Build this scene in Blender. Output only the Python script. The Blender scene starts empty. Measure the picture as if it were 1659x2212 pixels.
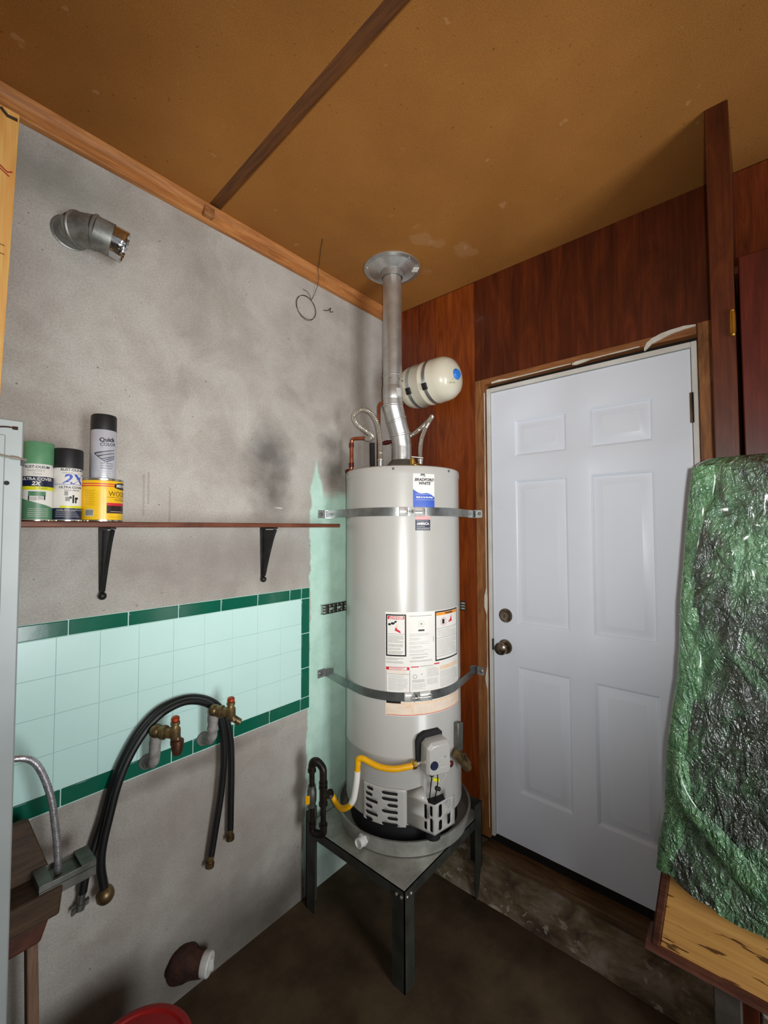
import bpy, math, random
from mathutils import Vector, Matrix, noise
random.seed(7)
S = bpy.context.scene
COL = S.collection
PI = math.pi

# ---------------------------------------------------------------- camera, world, lights, exposure
def make_camera():
    yaw, pitch, roll = math.radians(40.87), math.radians(2.21), math.radians(-0.181)
    f = Vector((math.cos(yaw)*math.cos(pitch), math.sin(yaw)*math.cos(pitch), math.sin(pitch)))
    r0 = Vector((math.sin(yaw), -math.cos(yaw), 0)); u0 = r0.cross(f)
    r = r0*math.cos(roll) + u0*math.sin(roll); u = -r0*math.sin(roll) + u0*math.cos(roll)
    cd = bpy.data.cameras.new('camera'); co = bpy.data.objects.new('camera', cd); COL.objects.link(co)
    cd.sensor_fit = 'HORIZONTAL'; cd.sensor_width = 36; cd.lens = 935.9/1659*36
    cd.clip_start = .02
    m = Matrix((r, u, -f)).transposed().to_4x4(); m.translation = Vector((-1.867, -1.553, 1.615))
    co.matrix_world = m; S.camera = co
    return co, f
CAM, FWD = make_camera()
S.view_settings.view_transform = 'Standard'; S.view_settings.look = 'None'
S.view_settings.gamma = 1.0; S.view_settings.use_curve_mapping = False
S.view_settings.exposure = 0.22
W = bpy.data.worlds.new('world'); S.world = W; W.use_nodes = True
W.node_tree.nodes['Background'].inputs[0].default_value = (.95, .97, 1, 1)
W.node_tree.nodes['Background'].inputs[1].default_value = .26

def aim(o, target):
    d = Vector(target) - o.location
    o.rotation_euler = d.to_track_quat('-Z', 'Y').to_euler()
# the camera phone's own LED, beside the lens
ld = bpy.data.lights.new('phone_flash', 'SPOT'); ld.energy = 78; ld.shadow_soft_size = .012
ld.spot_size = math.radians(106); ld.spot_blend = 1.0; ld.color = (1, .985, .95)
lo = bpy.data.objects.new('phone_flash', ld); COL.objects.link(lo)
lo.location = (-1.852, -1.588, 1.625); aim(lo, (-.30, -.3, 1.98))
# daylight from the open garage door behind the photographer, on the right
ld = bpy.data.lights.new('open_garage_daylight', 'AREA'); ld.shape = 'RECTANGLE'; ld.size = .75; ld.size_y = 1.5
ld.energy = 46; ld.color = (.93, .97, 1)
lo = bpy.data.objects.new('open_garage_daylight', ld); COL.objects.link(lo)
lo.location = (-1.32, -3.45, 1.25); aim(lo, (-.55, -.3, 1.7))

# ---------------------------------------------------------------- materials
def lin(c):
    if isinstance(c, str):
        c = [int(c[i:i+2], 16) for i in (0, 2, 4)]
    return tuple(((v/255)/12.92 if v/255 <= .04045 else ((v/255+.055)/1.055)**2.4) for v in c) + (1,)
class NT:
    def __init__(s, name):
        s.m = bpy.data.materials.new(name); s.m.use_nodes = True
        s.n = s.m.node_tree.nodes; s.l = s.m.node_tree.links
        s.b = s.n['Principled BSDF']
        tc = s.n.new('ShaderNodeTexCoord'); s.obj = tc.outputs['Object']
    def map(s, scale=(1, 1, 1), loc=(0, 0, 0), rot=(0, 0, 0)):
        q = s.n.new('ShaderNodeMapping'); q.inputs['Scale'].default_value = scale
        q.inputs['Location'].default_value = loc; q.inputs['Rotation'].default_value = rot
        s.l.new(s.obj, q.inputs['Vector']); return q.outputs[0]
    def noise(s, vec, scale, detail=5, rough=.6, dist=0):
        q = s.n.new('ShaderNodeTexNoise'); q.inputs['Scale'].default_value = scale
        q.inputs['Detail'].default_value = detail; q.inputs['Roughness'].default_value = rough
        q.inputs['Distortion'].default_value = dist
        s.l.new(vec, q.inputs['Vector']); return q.outputs['Fac']
    def ramp(s, fac, stops):
        q = s.n.new('ShaderNodeValToRGB'); e = q.color_ramp.elements
        while len(e) < len(stops): e.new(.5)
        for k, (p, c) in enumerate(stops):
            e[k].position = p; e[k].color = c if not isinstance(c, (int, float)) else (c, c, c, 1)
        s.l.new(fac, q.inputs[0]); return q.outputs[0]
    def mix(s, fac, a, b, mode='MIX'):
        q = s.n.new('ShaderNodeMix'); q.data_type = 'RGBA'; q.blend_type = mode
        for sock, v in ((q.inputs[0], fac), (q.inputs[6], a), (q.inputs[7], b)):
            if hasattr(v, 'links'): s.l.new(v, sock)
            else: sock.default_value = v
        return q.outputs[2]
    def math(s, op, a, b=None, c=None, clamp=False):
        q = s.n.new('ShaderNodeMath'); q.operation = op; q.use_clamp = clamp
        for k, v in enumerate((a, b, c)):
            if v is None: continue
            if hasattr(v, 'links'): s.l.new(v, q.inputs[k])
            else: q.inputs[k].default_value = v
        return q.outputs[0]
    def sep(s):
        q = s.n.new('ShaderNodeSeparateXYZ'); s.l.new(s.obj, q.inputs[0]); return q.outputs
    def dist(s, p, scale=(1, 1, 1)):
        a = s.n.new('ShaderNodeVectorMath'); a.operation = 'SUBTRACT'; s.l.new(s.obj, a.inputs[0]); a.inputs[1].default_value = p
        m = s.n.new('ShaderNodeVectorMath'); m.operation = 'MULTIPLY'; s.l.new(a.outputs[0], m.inputs[0]); m.inputs[1].default_value = scale
        q = s.n.new('ShaderNodeVectorMath'); q.operation = 'LENGTH'; s.l.new(m.outputs[0], q.inputs[0]); return q.outputs['Value']
    def base(s, c):
        if hasattr(c, 'links'): s.l.new(c, s.b.inputs['Base Color'])
        else: s.b.inputs['Base Color'].default_value = c
    def set(s, rough=.5, metal=0, coat=0, spec=.5, ior=None):
        s.b.inputs['Roughness'].default_value = rough; s.b.inputs['Metallic'].default_value = metal
        s.b.inputs['Coat Weight'].default_value = coat; s.b.inputs['Specular IOR Level'].default_value = spec
    def bump(s, h, strength=.3, dist=.005):
        q = s.n.new('ShaderNodeBump'); q.inputs['Strength'].default_value = strength; q.inputs['Distance'].default_value = dist
        s.l.new(h, q.inputs['Height']); s.l.new(q.outputs[0], s.b.inputs['Normal'])
MATS = {}
def pmat(name, c1, c2=None, scale=8, rough=.5, metal=0, bump=0, bscale=40, stretch=(1, 1, 1), lo=.35, hi=.65, coat=0, spec=.5, bdist=.004, detail=5, rot=(0, 0, 0)):
    t = NT(name); t.set(rough, metal, coat, spec)
    a = lin(c1); b = lin(c2) if c2 else tuple(v*.86 for v in a[:3]) + (1,)
    v = t.map(stretch, rot=rot)
    t.base(t.ramp(t.noise(v, scale, detail), [(lo, b), (hi, a)]))
    if bump: t.bump(t.noise(v, bscale, 4), bump, bdist)
    MATS[name] = t.m; return t.m

def concrete_wall():
    t = NT('bare_concrete'); t.set(.9, spec=.2); x, y, z = t.sep(); v = t.map()
    big = t.ramp(t.noise(v, 2.3, 6, .62, .4), [(.3, lin('99928a')), (.5, lin('aca69e')), (.68, lin('bbb8b1'))])
    pat = t.ramp(t.noise(t.map(loc=(3, 1, 5)), 5.5, 5, .6, .6), [(.46, 0.), (.62, 1.)])
    c = t.mix(t.math('MULTIPLY', pat, .35), big, lin('c2c0b8'))
    grain = t.noise(v, 170, 3, .6)
    c = t.mix(.14, c, t.ramp(grain, [(.36, .18), (.5, .5), (.64, .85)]), 'OVERLAY')
    pit = t.ramp(t.noise(t.map(loc=(7, 2, 0)), 62, 2, .5), [(.255, 1.), (.285, 0.)])
    c = t.mix(t.math('MULTIPLY', pit, .6), c, lin('45413c'))
    # soot stains and other dark and pale blots with shapes of their own
    wob = t.math('MULTIPLY', t.math('SUBTRACT', t.noise(v, 7, 4), .5), .16)
    def blot(c, p, sc, r0, r1, col, amt):
        d = t.math('ADD', t.dist(p, sc), wob)
        k = t.ramp(d, [(r0, 1.), (r1, 0.)])
        return t.mix(t.math('MULTIPLY', k, amt), c, lin(col))
    for p, sc, r0, r1, col, amt in [((-.81, 0, 1.93), (1, 1, .8), .01, .15, '4d4944', .75), ((-.79, 0, 1.77), (1, 1, .8), .01, .13, '504b46', .7),
                                    ((-.42, 0, 1.90), (.8, 1, 1), .02, .13, '55504a', .75), ((-.46, 0, 2.03), (1, 1, 1.2), .02, .1, '5c564f', .6),
                                    ((-1.3, 0, .10), (.35, 1, 1), .02, .30, '3b352c', .6), ((-.8, 0, .05), (.4, 1, 1), .02, .26, '332c24', .75),
                                    ((-.95, 0, 1.5), (.4, 1, 1.5), .05, .28, '857c76', .6), ((-1.05, 0, .5), (.7, 1, .6), .05, .35, '8b8076', .5),
                                    ((-1.55, 0, 2.66), (.5, 1, 1.2), .03, .16, '6d6c60', .6), ((-1.1, 0, .78), (.3, 1, 2.6), .02, .12, '6b645c', .6)]:
        c = blot(c, p, sc, r0, r1, col, amt)
    c = blot(c, (-.775, 0, 1.705), (.35, 1, 2.2), -.06, -.02, 'dcdad2', .6)
    # thin brown drips over the shelf
    for dx, z0, z1 in ((-1.30, 1.66, 1.80), (-1.285, 1.70, 1.81), (-1.215, 1.64, 1.76)):
        k = t.math('LESS_THAN', t.math('ABSOLUTE', t.math('SUBTRACT', x, dx)), .0035)
        k = t.math('MULTIPLY', k, t.math('MULTIPLY', t.math('GREATER_THAN', z, z0), t.math('LESS_THAN', z, z1)))
        c = t.mix(t.math('MULTIPLY', k, .22), c, lin('5a4636'))
    # mint paint left in the corner, ragged brushed top and left edge
    edge = t.math('MULTIPLY', t.math('SUBTRACT', t.noise(v, 9, 5), .5), .06)
    lx = t.math('ADD', t.math('MULTIPLY', t.math('SUBTRACT', 1.0, t.math('MULTIPLY', z, .8), clamp=True), -.035), -.592)
    k1 = t.ramp(t.math('ADD', t.math('SUBTRACT', x, lx), edge), [(0.0, 0.), (.006, 1.)])
    top = t.math('SUBTRACT', 1.80, t.math('MULTIPLY', t.math('SUBTRACT', t.math('ABSOLUTE', t.math('ADD', x, .552)), .045), 3.2, clamp=False))
    top = t.math('MINIMUM', t.math('MAXIMUM', top, 1.80), 1.945)
    k2 = t.ramp(t.math('ADD', t.math('SUBTRACT', top, z), t.math('MULTIPLY', edge, 1.6)), [(0.0, 0.), (.05, 1.)])
    worn = t.ramp(t.noise(t.map((1, 1, .6), (2, 0, 4)), 22, 5), [(.25, .25), (.33, 1.)])
    k = t.math('MULTIPLY', t.math('MULTIPLY', k1, k2), worn)
    low = t.ramp(t.math('ADD', z, edge), [(.06, 0.), (.16, 1.)])
    k = t.math('MULTIPLY', k, t.math('MAXIMUM', low, .45))
    mint = t.ramp(t.noise(v, 12, 5), [(.3, lin('b4d8c8')), (.6, lin('c6e6d8'))])
    c = t.mix(k, c, mint)
    t.base(c)
    t.bump(t.math('ADD', grain, t.math('MULTIPLY', t.noise(v, 14, 5), 2)), .35, .004)
    return t.m
M_CONC = concrete_wall()

def ceiling_mat():
    t = NT('brown_fibreboard'); t.set(.8, spec=.25); v = t.map()
    c = t.ramp(t.noise(v, 1.8, 5), [(.3, lin('8c5a26')), (.7, lin('a06a30'))])
    g = t.noise(v, 380, 2, .5)
    c = t.mix(.3, c, t.ramp(g, [(.3, .2), (.5, .5), (.7, .82)]), 'OVERLAY')
    dark = t.ramp(t.noise(t.map(loc=(4, 4, 4)), 95, 2, .5), [(.25, 1.), (.29, 0.)])
    c = t.mix(t.math('MULTIPLY', dark, .5), c, lin('3a2008'))
    sc = t.ramp(t.noise(t.map(loc=(1, 3, 2)), 17, 3, .5), [(.70, 0.), (.73, 1.)])
    c = t.mix(t.math('MULTIPLY', sc, .28), c, lin('c09870'))
    wob = t.math('MULTIPLY', t.math('SUBTRACT', t.noise(v, 8, 4), .5), .2)
    for p, r in (((-.42, -.52, 0), .035), ((-.25, -.62, 0), .03), ((-.22, -.42, 0), .03), ((-.5, -.55, 0), .012), ((-.36, -.55, 0), .02)):
        k = t.ramp(t.math('ADD', t.dist((p[0], p[1], 2.824), (1, 1, 1)), wob), [(r*.6, 1.), (r*.6+.02, 0.)])
        c = t.mix(t.math('MULTIPLY', k, .16), c, lin('c4a07c'))
    t.base(c); t.bump(g, .25, .002); return t.m
M_CEIL = ceiling_mat()

def wood(name, c_dark, c_mid, c_light, axis=2, scale=1.0, rough=.5, coat=0., streak=0., bump=.12, spec=.4):
    t = NT(name); t.set(rough, coat=coat, spec=spec)
    st = [7*scale]*3; st[axis] = 1.1*scale
    v = t.map(tuple(st))
    n1 = t.noise(v, 3.2, 6, .65, .9)
    st2 = [60*scale]*3; st2[axis] = 1.6*scale
    n2 = t.noise(t.map(tuple(st2)), 2.4, 3, .6)
    c = t.ramp(n1, [(.3, lin(c_dark)), (.5, lin(c_mid)), (.7, lin(c_light))])
    c = t.mix(.22, c, t.ramp(n2, [(.35, .15), (.65, .8)]), 'OVERLAY')
    if streak:
        k = t.ramp(t.noise(t.map((10, 10, 78), (5, 5, 5), (-.10, 0, 0)), 1, 2), [(.610, 0.), (.632, 1.)])
        c = t.mix(t.math('MULTIPLY', k, streak), c, lin('3a1a08'))
    t.base(c); t.bump(n2, bump, .002); MATS[name] = t.m; return t.m
M_PANEL_A = wood('mahogany_plywood', '4c1c08', '6a2c10', '823a16', 2, rough=.42, coat=.1)
M_PANEL_B = wood('orange_mahogany_plywood', '662a08', '80390e', '924818', 2, rough=.42, coat=.1)
M_PANEL_C = wood('dark_mahogany_plywood', '3e1506', '52200a', '682b10', 2, rough=.42, coat=.1, scale=.8)
M_CASING = wood('raw_casing_wood', '6b3f1e', '8d5a30', 'a4703e', 2, scale=1.6, rough=.6)
M_CASING_H = wood('raw_casing_wood_head', '7a4a24', '946035', 'a8764a', 1, scale=1.6, rough=.6)
M_PLATE = wood('wall_plate_wood', '945a2e', 'b2743e', 'c88a50', 0, scale=1.2, rough=.6)
M_SHELF = wood('brown_shelf_wood', '4a2414', '643420', '7a4630', 0, scale=1.5, rough=.5)
M_YPLY = wood('yellow_plywood', 'e0a450', 'f0b460', 'f6c474', 2, scale=.7, rough=.6)
M_STILE = wood('red_brown_stile', '3a1808', '4c200c', '5a2a12', 2, rough=.4)
M_CABDOOR = wood('red_cabinet_door', '3c160e', '4e1c12', '5c2418', 2, rough=.35, coat=.1)
M_HEADBOARD = wood('honey_headboard_wood', 'bf8c4a', 'c99550', 'd2a05c', 1, scale=.8, rough=.5, streak=.85)
M_DARKTRIM = wood('dark_moulding_wood', '3a1c10', '523024', '6a4032', 1, scale=1.5, rough=.45)
M_OLDWOOD = wood('weathered_brown_wood', '2c1c12', '42301f', '523c28', 0, scale=1.8, rough=.7)
M_OLDLEG = wood('pale_weathered_wood', '5a4434', '725844', '866a54', 2, scale=1.8, rough=.7)
M_SILL = wood('worn_sill_wood', '4a3622', '6c5236', '806444', 1, scale=1.4, rough=.7)

def mp(*a, **k): return pmat(*a, **k)
M_FLOOR = mp('dark_dirty_floor', '5c4c38', '3a2e1e', 3.5, .75, bump=.3, bscale=30, spec=.3)
def curb_mat():
    t = NT('chipped_concrete_curb'); t.set(.85, spec=.25); v = t.map((1, .55, 1))
    c = t.ramp(t.noise(v, 9, 6, .65, .5), [(.36, lin('4a3c30')), (.5, lin('74664f')), (.64, lin('94887a'))])
    k = t.ramp(t.noise(t.map((1, .6, 1), (2, 5, 1)), 26, 4, .6, .6), [(.57, 0.), (.60, 1.)])
    k2 = t.ramp(t.noise(t.map(loc=(6, 1, 3)), 4, 3), [(.40, 0.), (.55, 1.)])
    c = t.mix(t.math('MULTIPLY', t.math('MULTIPLY', k, k2), .8), c, lin('b4ac9c'))
    t.base(c); t.bump(t.noise(v, 24, 5), .6, .01); return t.m
M_CURB = curb_mat()
M_GAP = mp('dark_gap', '120c08', None, 5, .9)
M_JOIST = mp('dark_joint_wood', '6a3c10', '4e2a0a', 12, .7, stretch=(8, .6, 8))
M_DOOR = mp('white_door_paint', 'e6edf8', 'e2e9f4', 3, .36, bump=.05, bscale=120, bdist=.001)
M_JAMB = mp('white_jamb_paint', 'dcdcd8', 'cfccc4', 9, .45)
M_CAULK = mp('torn_white_caulk', 'e2ded4', 'cfc8ba', 30, .8, bump=.4, bscale=80)
M_TILE = mp('mint_glazed_tile', 'd0f2ea', 'c8ece4', 2, .26, bump=.03, bscale=20, spec=.5)
M_TRIMT = mp('dark_green_glazed_tile', '14664f', '0f5a45', 3, .14, bump=.04, bscale=25)
M_GROUT = mp('pale_grout', 'c8e8e0', 'b4d8ce', 14, .9)
M_TANK = mp('warm_grey_enamel', 'b9b7b1', 'b4b2ac', 3, .3, spec=.5, coat=.15, bump=.02, bscale=300, bdist=.0006)
M_GALV = mp('galvanised_steel', 'd2d2ce', 'babab6', 16, .36, .82, bump=.03, bscale=60)
M_PAN = mp('pan_sheet_steel', 'b4b4ac', '94948c', 14, .42, .45, bump=.04, bscale=40)
M_GALVD = mp('dull_galvanised_steel', '8c8c86', '66665f', 12, .45, .8, bump=.05, bscale=50)
M_DUCT = mp('dusty_duct_steel', '9a9b96', '6e6f6a', 22, .48, .65, bump=.15, bscale=40)
M_SHINY = mp('bright_foil', 'e6e8ea', 'c8cacc', 14, .12, 1, bump=.5, bscale=26, bdist=.006)
M_STRAP = mp('zinc_strap', 'd0d4d4', 'b0b4b4', 20, .24, .8)
M_BAND = mp('grey_zinc_band', '9a9c9a', '828482', 20, .3, .85)
M_CLAMP = mp('bright_zinc_plate', 'f2f2ee', 'e0e0dc', 20, .3, .35)
M_CHROME = mp('stainless_corrugated', 'e0dccf', 'cac6ba', 20, .24, .82)
M_BRAID = mp('steel_braid', 'cfcccf', 'a09ca0', 60, .26, .75, bump=.5, bscale=220, bdist=.002)
M_COPPER = mp('copper_pipe', 'c8764e', '9a4f38', 18, .3, .9)
M_COPPERD = mp('tarnished_copper', '7a3a34', '562826', 18, .42, .8)
M_BRASS = mp('aged_brass', '8c7650', '564630', 24, .4, .75, bump=.15, bscale=50)
M_BRASSB = mp('bright_brass', 'd8b060', 'a8823c', 20, .25, .95)
M_REDCAP = mp('red_copper_cap', 'c4502c', '8c3018', 30, .4, .6)
M_LEAD = mp('cement_coated_pipe', '989490', '6e6a66', 34, .85, bump=.7, bscale=45, bdist=.006)
M_IRON = mp('black_iron_pipe', '38322c', '1e1a18', 24, .4, .6)
M_RUST = mp('rusty_iron', '4a2a1c', '2a1812', 22, .8, .2, bump=.6, bscale=35, bdist=.006)
M_BLKIRON = mp('black_cast_iron', '262524', '171616', 24, .45, .3, bump=.1, bscale=60)
M_RUBBER = mp('black_rubber', '181818', '101011', 12, .42)
M_BLKPL = mp('black_plastic', '222224', '18181a', 16, .5)
M_YEL = mp('yellow_gas_coating', 'f8b800', 'eca800', 20, .4)
M_WHITEPL = mp('white_plastic', 'dcdcd8', 'cfcfca', 20, .45)
M_PAPER = mp('label_paper', 'eceae4', 'e6e2da', 12, .5)
M_CREAM = mp('cream_enamel', 'dfdac6', 'd8d2bc', 5, .28, coat=.2)
M_BLUETAPE = mp('blue_cap', '2f7fe0', '2a72cc', 20, .5)
M_BLUE = mp('print_blue', '3f66c8', '2c50b4', 6, .4)
M_NAVY = mp('print_navy', '1a2346', '141a36', 10, .4)
M_BLACK = mp('print_black', '16161a', '101014', 10, .45)
M_GREYP = mp('print_grey', 'a8a6a0', '908e88', 60, .6)
M_LGREYP = mp('print_light_grey', 'c6c4be', 'b6b4ae', 60, .6)
M_RED = mp('print_red', 'd82838', 'c01c30', 20, .45)
M_ORANGE = mp('print_orange', 'f4a23c', 'e8922c', 20, .45)
M_PEACH = mp('print_peach', 'f2d8bc', 'e8c8a8', 40, .5)
M_YPRINT = mp('print_yellow', 'f2c418', 'eab60c', 20, .35, coat=.2)
M_LIME = mp('print_lime', 'e4e018', 'd4d010', 20, .4)
M_CANSILV = mp('silver_paint_print', 'cfd0d8', 'c2c3cc', 10, .3, .25)
M_CANGREEN = mp('print_sage_green', '5f8f6c', '54805f', 20, .4)
M_CAPGREEN = mp('sage_green_plastic', '639a70', '588c64', 14, .45)
M_STEELCAN = mp('tin_rim', 'cfcabc', 'a8a498', 20, .22, .95)
M_FABRICW = mp('insulated_black_foam', '18181a', '0f0f10', 40, .8)
M_LOCKER = mp('grey_painted_steel', 'a2a8a6', '989e9c', 4, .45, .15, bump=.06, bscale=140, bdist=.001)
M_BRONZE = mp('satin_bronze', '8d7f6c', '6a5e50', 20, .26, .95)
M_REDPL = mp('red_plastic', 'a01010', '8a0c0c', 8, .4)
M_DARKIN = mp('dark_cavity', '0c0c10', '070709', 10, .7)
M_STAND = mp('dark_stand_steel', '42433c', '2e2f2a', 14, .55, .3)
M_MARK = mp('red_crayon', 'b03020', None, 10, .7)
M_INK = mp('pencil_marks', '7a6030', None, 10, .7)
M_WIRE = mp('dark_wire', '3a342c', None, 10, .6, .4)
M_LEGDK = mp('grey_brown_leg', '4a4238', '342e28', 14, .6)
M_GOLDH = mp('gold_hinge', 'e2b04c', 'b88630', 10, .25, .95)

def film_mat(name, g1, g2, dk, cover=.5):
    t = NT(name); t.set(.11, coat=1., spec=.8); t.b.inputs['Coat Roughness'].default_value = .06; v = t.map()
    blot = t.noise(t.map((1, 1, .6), (1.3, .4, 2.2)), 7, 5, .65, 1.2)
    green = t.ramp(t.noise(v, 26, 5), [(.3, lin(g1)), (.7, lin(g2))])
    k = t.ramp(blot, [(cover-.07, 0.), (cover+.07, 1.)])
    c = t.mix(k, lin(dk), green)
    streak = t.ramp(t.noise(t.map((1, 1, .5), (4, 2, 1)), 34, 4, .6, 2.5), [(.60, 0.), (.70, 1.)])
    c = t.mix(t.math('MULTIPLY', streak, .3), c, lin('86a58e'))
    t.base(c)
    def crease(sc, mp_, d): return t.math('ABSOLUTE', t.math('SUBTRACT', t.noise(mp_, sc, 2, .5, d), .5))
    h = t.math('ADD', t.math('MULTIPLY', crease(16, t.map((1, 1, .5)), 1.0), 3.0), t.math('ADD', t.math('MULTIPLY', crease(38, t.map((1, 1, .7), (3, 1, 2)), 1.5), 1.6), t.math('MULTIPLY', crease(90, v, 1.), .6)))
    t.bump(h, 1.0, .013); return t.m
M_FILM = film_mat('green_stretch_film', '41694a', '6c926a', '3d453b', .52)
M_FOLD = film_mat('green_film_fold', '3f6a46', '648e60', '34503c', .38)

# ---------------------------------------------------------------- mesh helpers
class MB:
    def __init__(s): s.v = []; s.f = []; s.mi = []; s.cuts = []
    def cut(s): s.cuts.append((len(s.v), len(s.f))); return s
    def add(s, vs, fs, m=0):
        o = len(s.v); s.v += [tuple(p) for p in vs]
        s.f += [tuple(i+o for i in q) for q in fs]; s.mi += [m]*len(fs); return s
    def box(s, a, b, m=0):
        x0, y0, z0 = [min(p, q) for p, q in zip(a, b)]; x1, y1, z1 = [max(p, q) for p, q in zip(a, b)]
        v = [(x0, y0, z0), (x1, y0, z0), (x1, y1, z0), (x0, y1, z0), (x0, y0, z1), (x1, y0, z1), (x1, y1, z1), (x0, y1, z1)]
        return s.add(v, [(3, 2, 1, 0), (4, 5, 6, 7), (0, 1, 5, 4), (1, 2, 6, 5), (2, 3, 7, 6), (3, 0, 4, 7)], m)
    def hexa(s, v, m=0):     # 8 corners, same order as box
        return s.add(v, [(3, 2, 1, 0), (4, 5, 6, 7), (0, 1, 5, 4), (1, 2, 6, 5), (2, 3, 7, 6), (3, 0, 4, 7)], m)
    def obox(s, c, ax, ay, az, hx, hy, hz, m=0):
        c = Vector(c); ax, ay, az = [Vector(q).normalized() for q in (ax, ay, az)]
        v = [c + ax*hx*i + ay*hy*j + az*hz*k for k in (-1, 1) for i, j in ((-1, -1), (1, -1), (1, 1), (-1, 1))]
        return s.hexa(v, m)
    def lathe(s, prof, o, axis=(0, 0, 1), n=24, m=0, caps=True):
        o = Vector(o); a = Vector(axis).normalized()
        t = Vector((0, 0, 1)) if abs(a.z) < .9 else Vector((1, 0, 0))
        e1 = a.cross(t).normalized(); e2 = a.cross(e1)
        vs = []; fs = []
        for r, h in prof:
            for k in range(n):
                q = 2*PI*k/n; vs.append(o + a*h + (e1*math.cos(q) + e2*math.sin(q))*r)
        for i in range(len(prof)-1):
            for k in range(n):
                k2 = (k+1) % n
                fs.append((i*n+k, i*n+k2, (i+1)*n+k2, (i+1)*n+k))
        if caps:
            if prof[0][0] > 1e-5: fs.append(tuple(reversed(range(n))))
            if prof[-1][0] > 1e-5: fs.append(tuple((len(prof)-1)*n+k for k in range(n)))
        return s.add(vs, fs, m)
    def cyl(s, p0, p1, r, n=16, m=0, r1=None):
        p0 = Vector(p0); p1 = Vector(p1); L = (p1-p0).length
        return s.lathe([(r, 0), (r if r1 is None else r1, L)], p0, p1-p0, n, m)
    def tube(s, pts, r, n=10, m=0, closed=False, rf=None, caps=True):
        P = [Vector(p) for p in pts]; N = len(P); vs = []; fs = []
        T = []
        for i in range(N):
            a = P[(i-1) % N] if (closed or i > 0) else P[i]
            b = P[(i+1) % N] if (closed or i < N-1) else P[i]
            T.append((b-a).normalized())
        u = T[0].orthogonal().normalized()
        for i in range(N):
            u = (u - T[i]*u.dot(T[i])).normalized(); w = T[i].cross(u)
            rr = rf(i/(N-1)) if rf else r
            if isinstance(r, (list, tuple)): rr = r[i]
            for k in range(n):
                q = 2*PI*k/n; vs.append(P[i] + (u*math.cos(q) + w*math.sin(q))*rr)
        for i in range(N if closed else N-1):
            j = (i+1) % N
            for k in range(n):
                k2 = (k+1) % n
                fs.append((i*n+k, i*n+k2, j*n+k2, j*n+k))
        if caps and not closed:
            fs.append(tuple(reversed(range(n)))); fs.append(tuple((N-1)*n+k for k in range(n)))
        return s.add(vs, fs, m)
    def sphere(s, c, r, n=14, m=0, sc=(1, 1, 1)):
        vs = []; fs = []; R = n//2
        for i in range(R+1):
            th = PI*i/R
            for k in range(n):
                q = 2*PI*k/n
                vs.append((c[0]+r*sc[0]*math.sin(th)*math.cos(q), c[1]+r*sc[1]*math.sin(th)*math.sin(q), c[2]+r*sc[2]*math.cos(th)))
        for i in range(R):
            for k in range(n):
                k2 = (k+1) % n; fs.append((i*n+k, (i+1)*n+k, (i+1)*n+k2, i*n+k2))
        return s.add(vs, fs, m)
    def ribbon(s, plan, z0, z1, th, m=0):   # vertical band along plan points (x,y[,dz])
        P = [Vector((p[0], p[1], 0)) for p in plan]; dz = [p[2] if len(p) > 2 else 0 for p in plan]; N = len(P); vs = []
        for i in range(N):
            t = (P[min(i+1, N-1)] - P[max(i-1, 0)]).normalized(); nn = Vector((t.y, -t.x, 0))*th/2
            for o, z in ((nn, z0), (nn, z1), (-nn, z1), (-nn, z0)):
                q = P[i]+o; vs.append((q.x, q.y, z+dz[i]))
        fs = []
        for i in range(N-1):
            for k in range(4):
                k2 = (k+1) % 4; fs.append((i*4+k, i*4+k2, (i+1)*4+k2, (i+1)*4+k))
        fs += [(3, 2, 1, 0), tuple((N-1)*4+k for k in range(4))]
        return s.add(vs, fs, m)
    def prism(s, poly, mapf, d, m=0):      # poly of (u,v); mapf(u,v,w); extruded w 0..d
        n = len(poly); vs = [mapf(u, v, 0) for u, v in poly] + [mapf(u, v, d) for u, v in poly]
        fs = [tuple(reversed(range(n))), tuple(range(n, 2*n))] + [(i, (i+1) % n, n+(i+1) % n, n+i) for i in range(n)]
        return s.add(vs, fs, m)
    def patch(s, mapf, u0, v0, u1, v1, w=0, nu=1, nv=1, m=0):
        vs = [mapf(u0+(u1-u0)*i/nu, v0+(v1-v0)*j/nv, w) for j in range(nv+1) for i in range(nu+1)]
        fs = [(j*(nu+1)+i, j*(nu+1)+i+1, (j+1)*(nu+1)+i+1, (j+1)*(nu+1)+i) for j in range(nv) for i in range(nu)]
        return s.add(vs, fs, m)
    def perf(s, mapf, u0, v0, u1, v1, holes, w=0, maxu=None, m=0):
        us = sorted({u0, u1, *[h[0] for h in holes], *[h[2] for h in holes]}); vv = sorted({v0, v1, *[h[1] for h in holes], *[h[3] for h in holes]})
        if maxu:
            out = []
            for a, b in zip(us, us[1:]):
                k = max(1, math.ceil((b-a)/maxu)); out += [a+(b-a)*i/k for i in range(k)]
            us = out+[us[-1]]
        for a, b in zip(us, us[1:]):
            for c, d in zip(vv, vv[1:]):
                cu, cv = (a+b)/2, (c+d)/2
                if not any(h[0] < cu < h[2] and h[1] < cv < h[3] for h in holes): s.patch(mapf, a, c, b, d, w, m=m)
        for h0, k0, h1, k1 in holes:           # rounded slot ends
            r = min(h1-h0, k1-k0)*.48
            for cu, cv, su, sv in ((h0, k0, 1, 1), (h1, k0, -1, 1), (h1, k1, -1, -1), (h0, k1, 1, -1)):
                q = [(cu, cv)] + [(cu+su*r*(1-math.cos(i*PI/8)), cv+sv*r*(1-math.sin(i*PI/8))) for i in range(5)]
                q = [q[0]] + (q[1:] if su*sv < 0 else q[:0:-1])
                s.add([mapf(u, v, w) for u, v in q], [tuple(range(6))], m)
        return s
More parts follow.
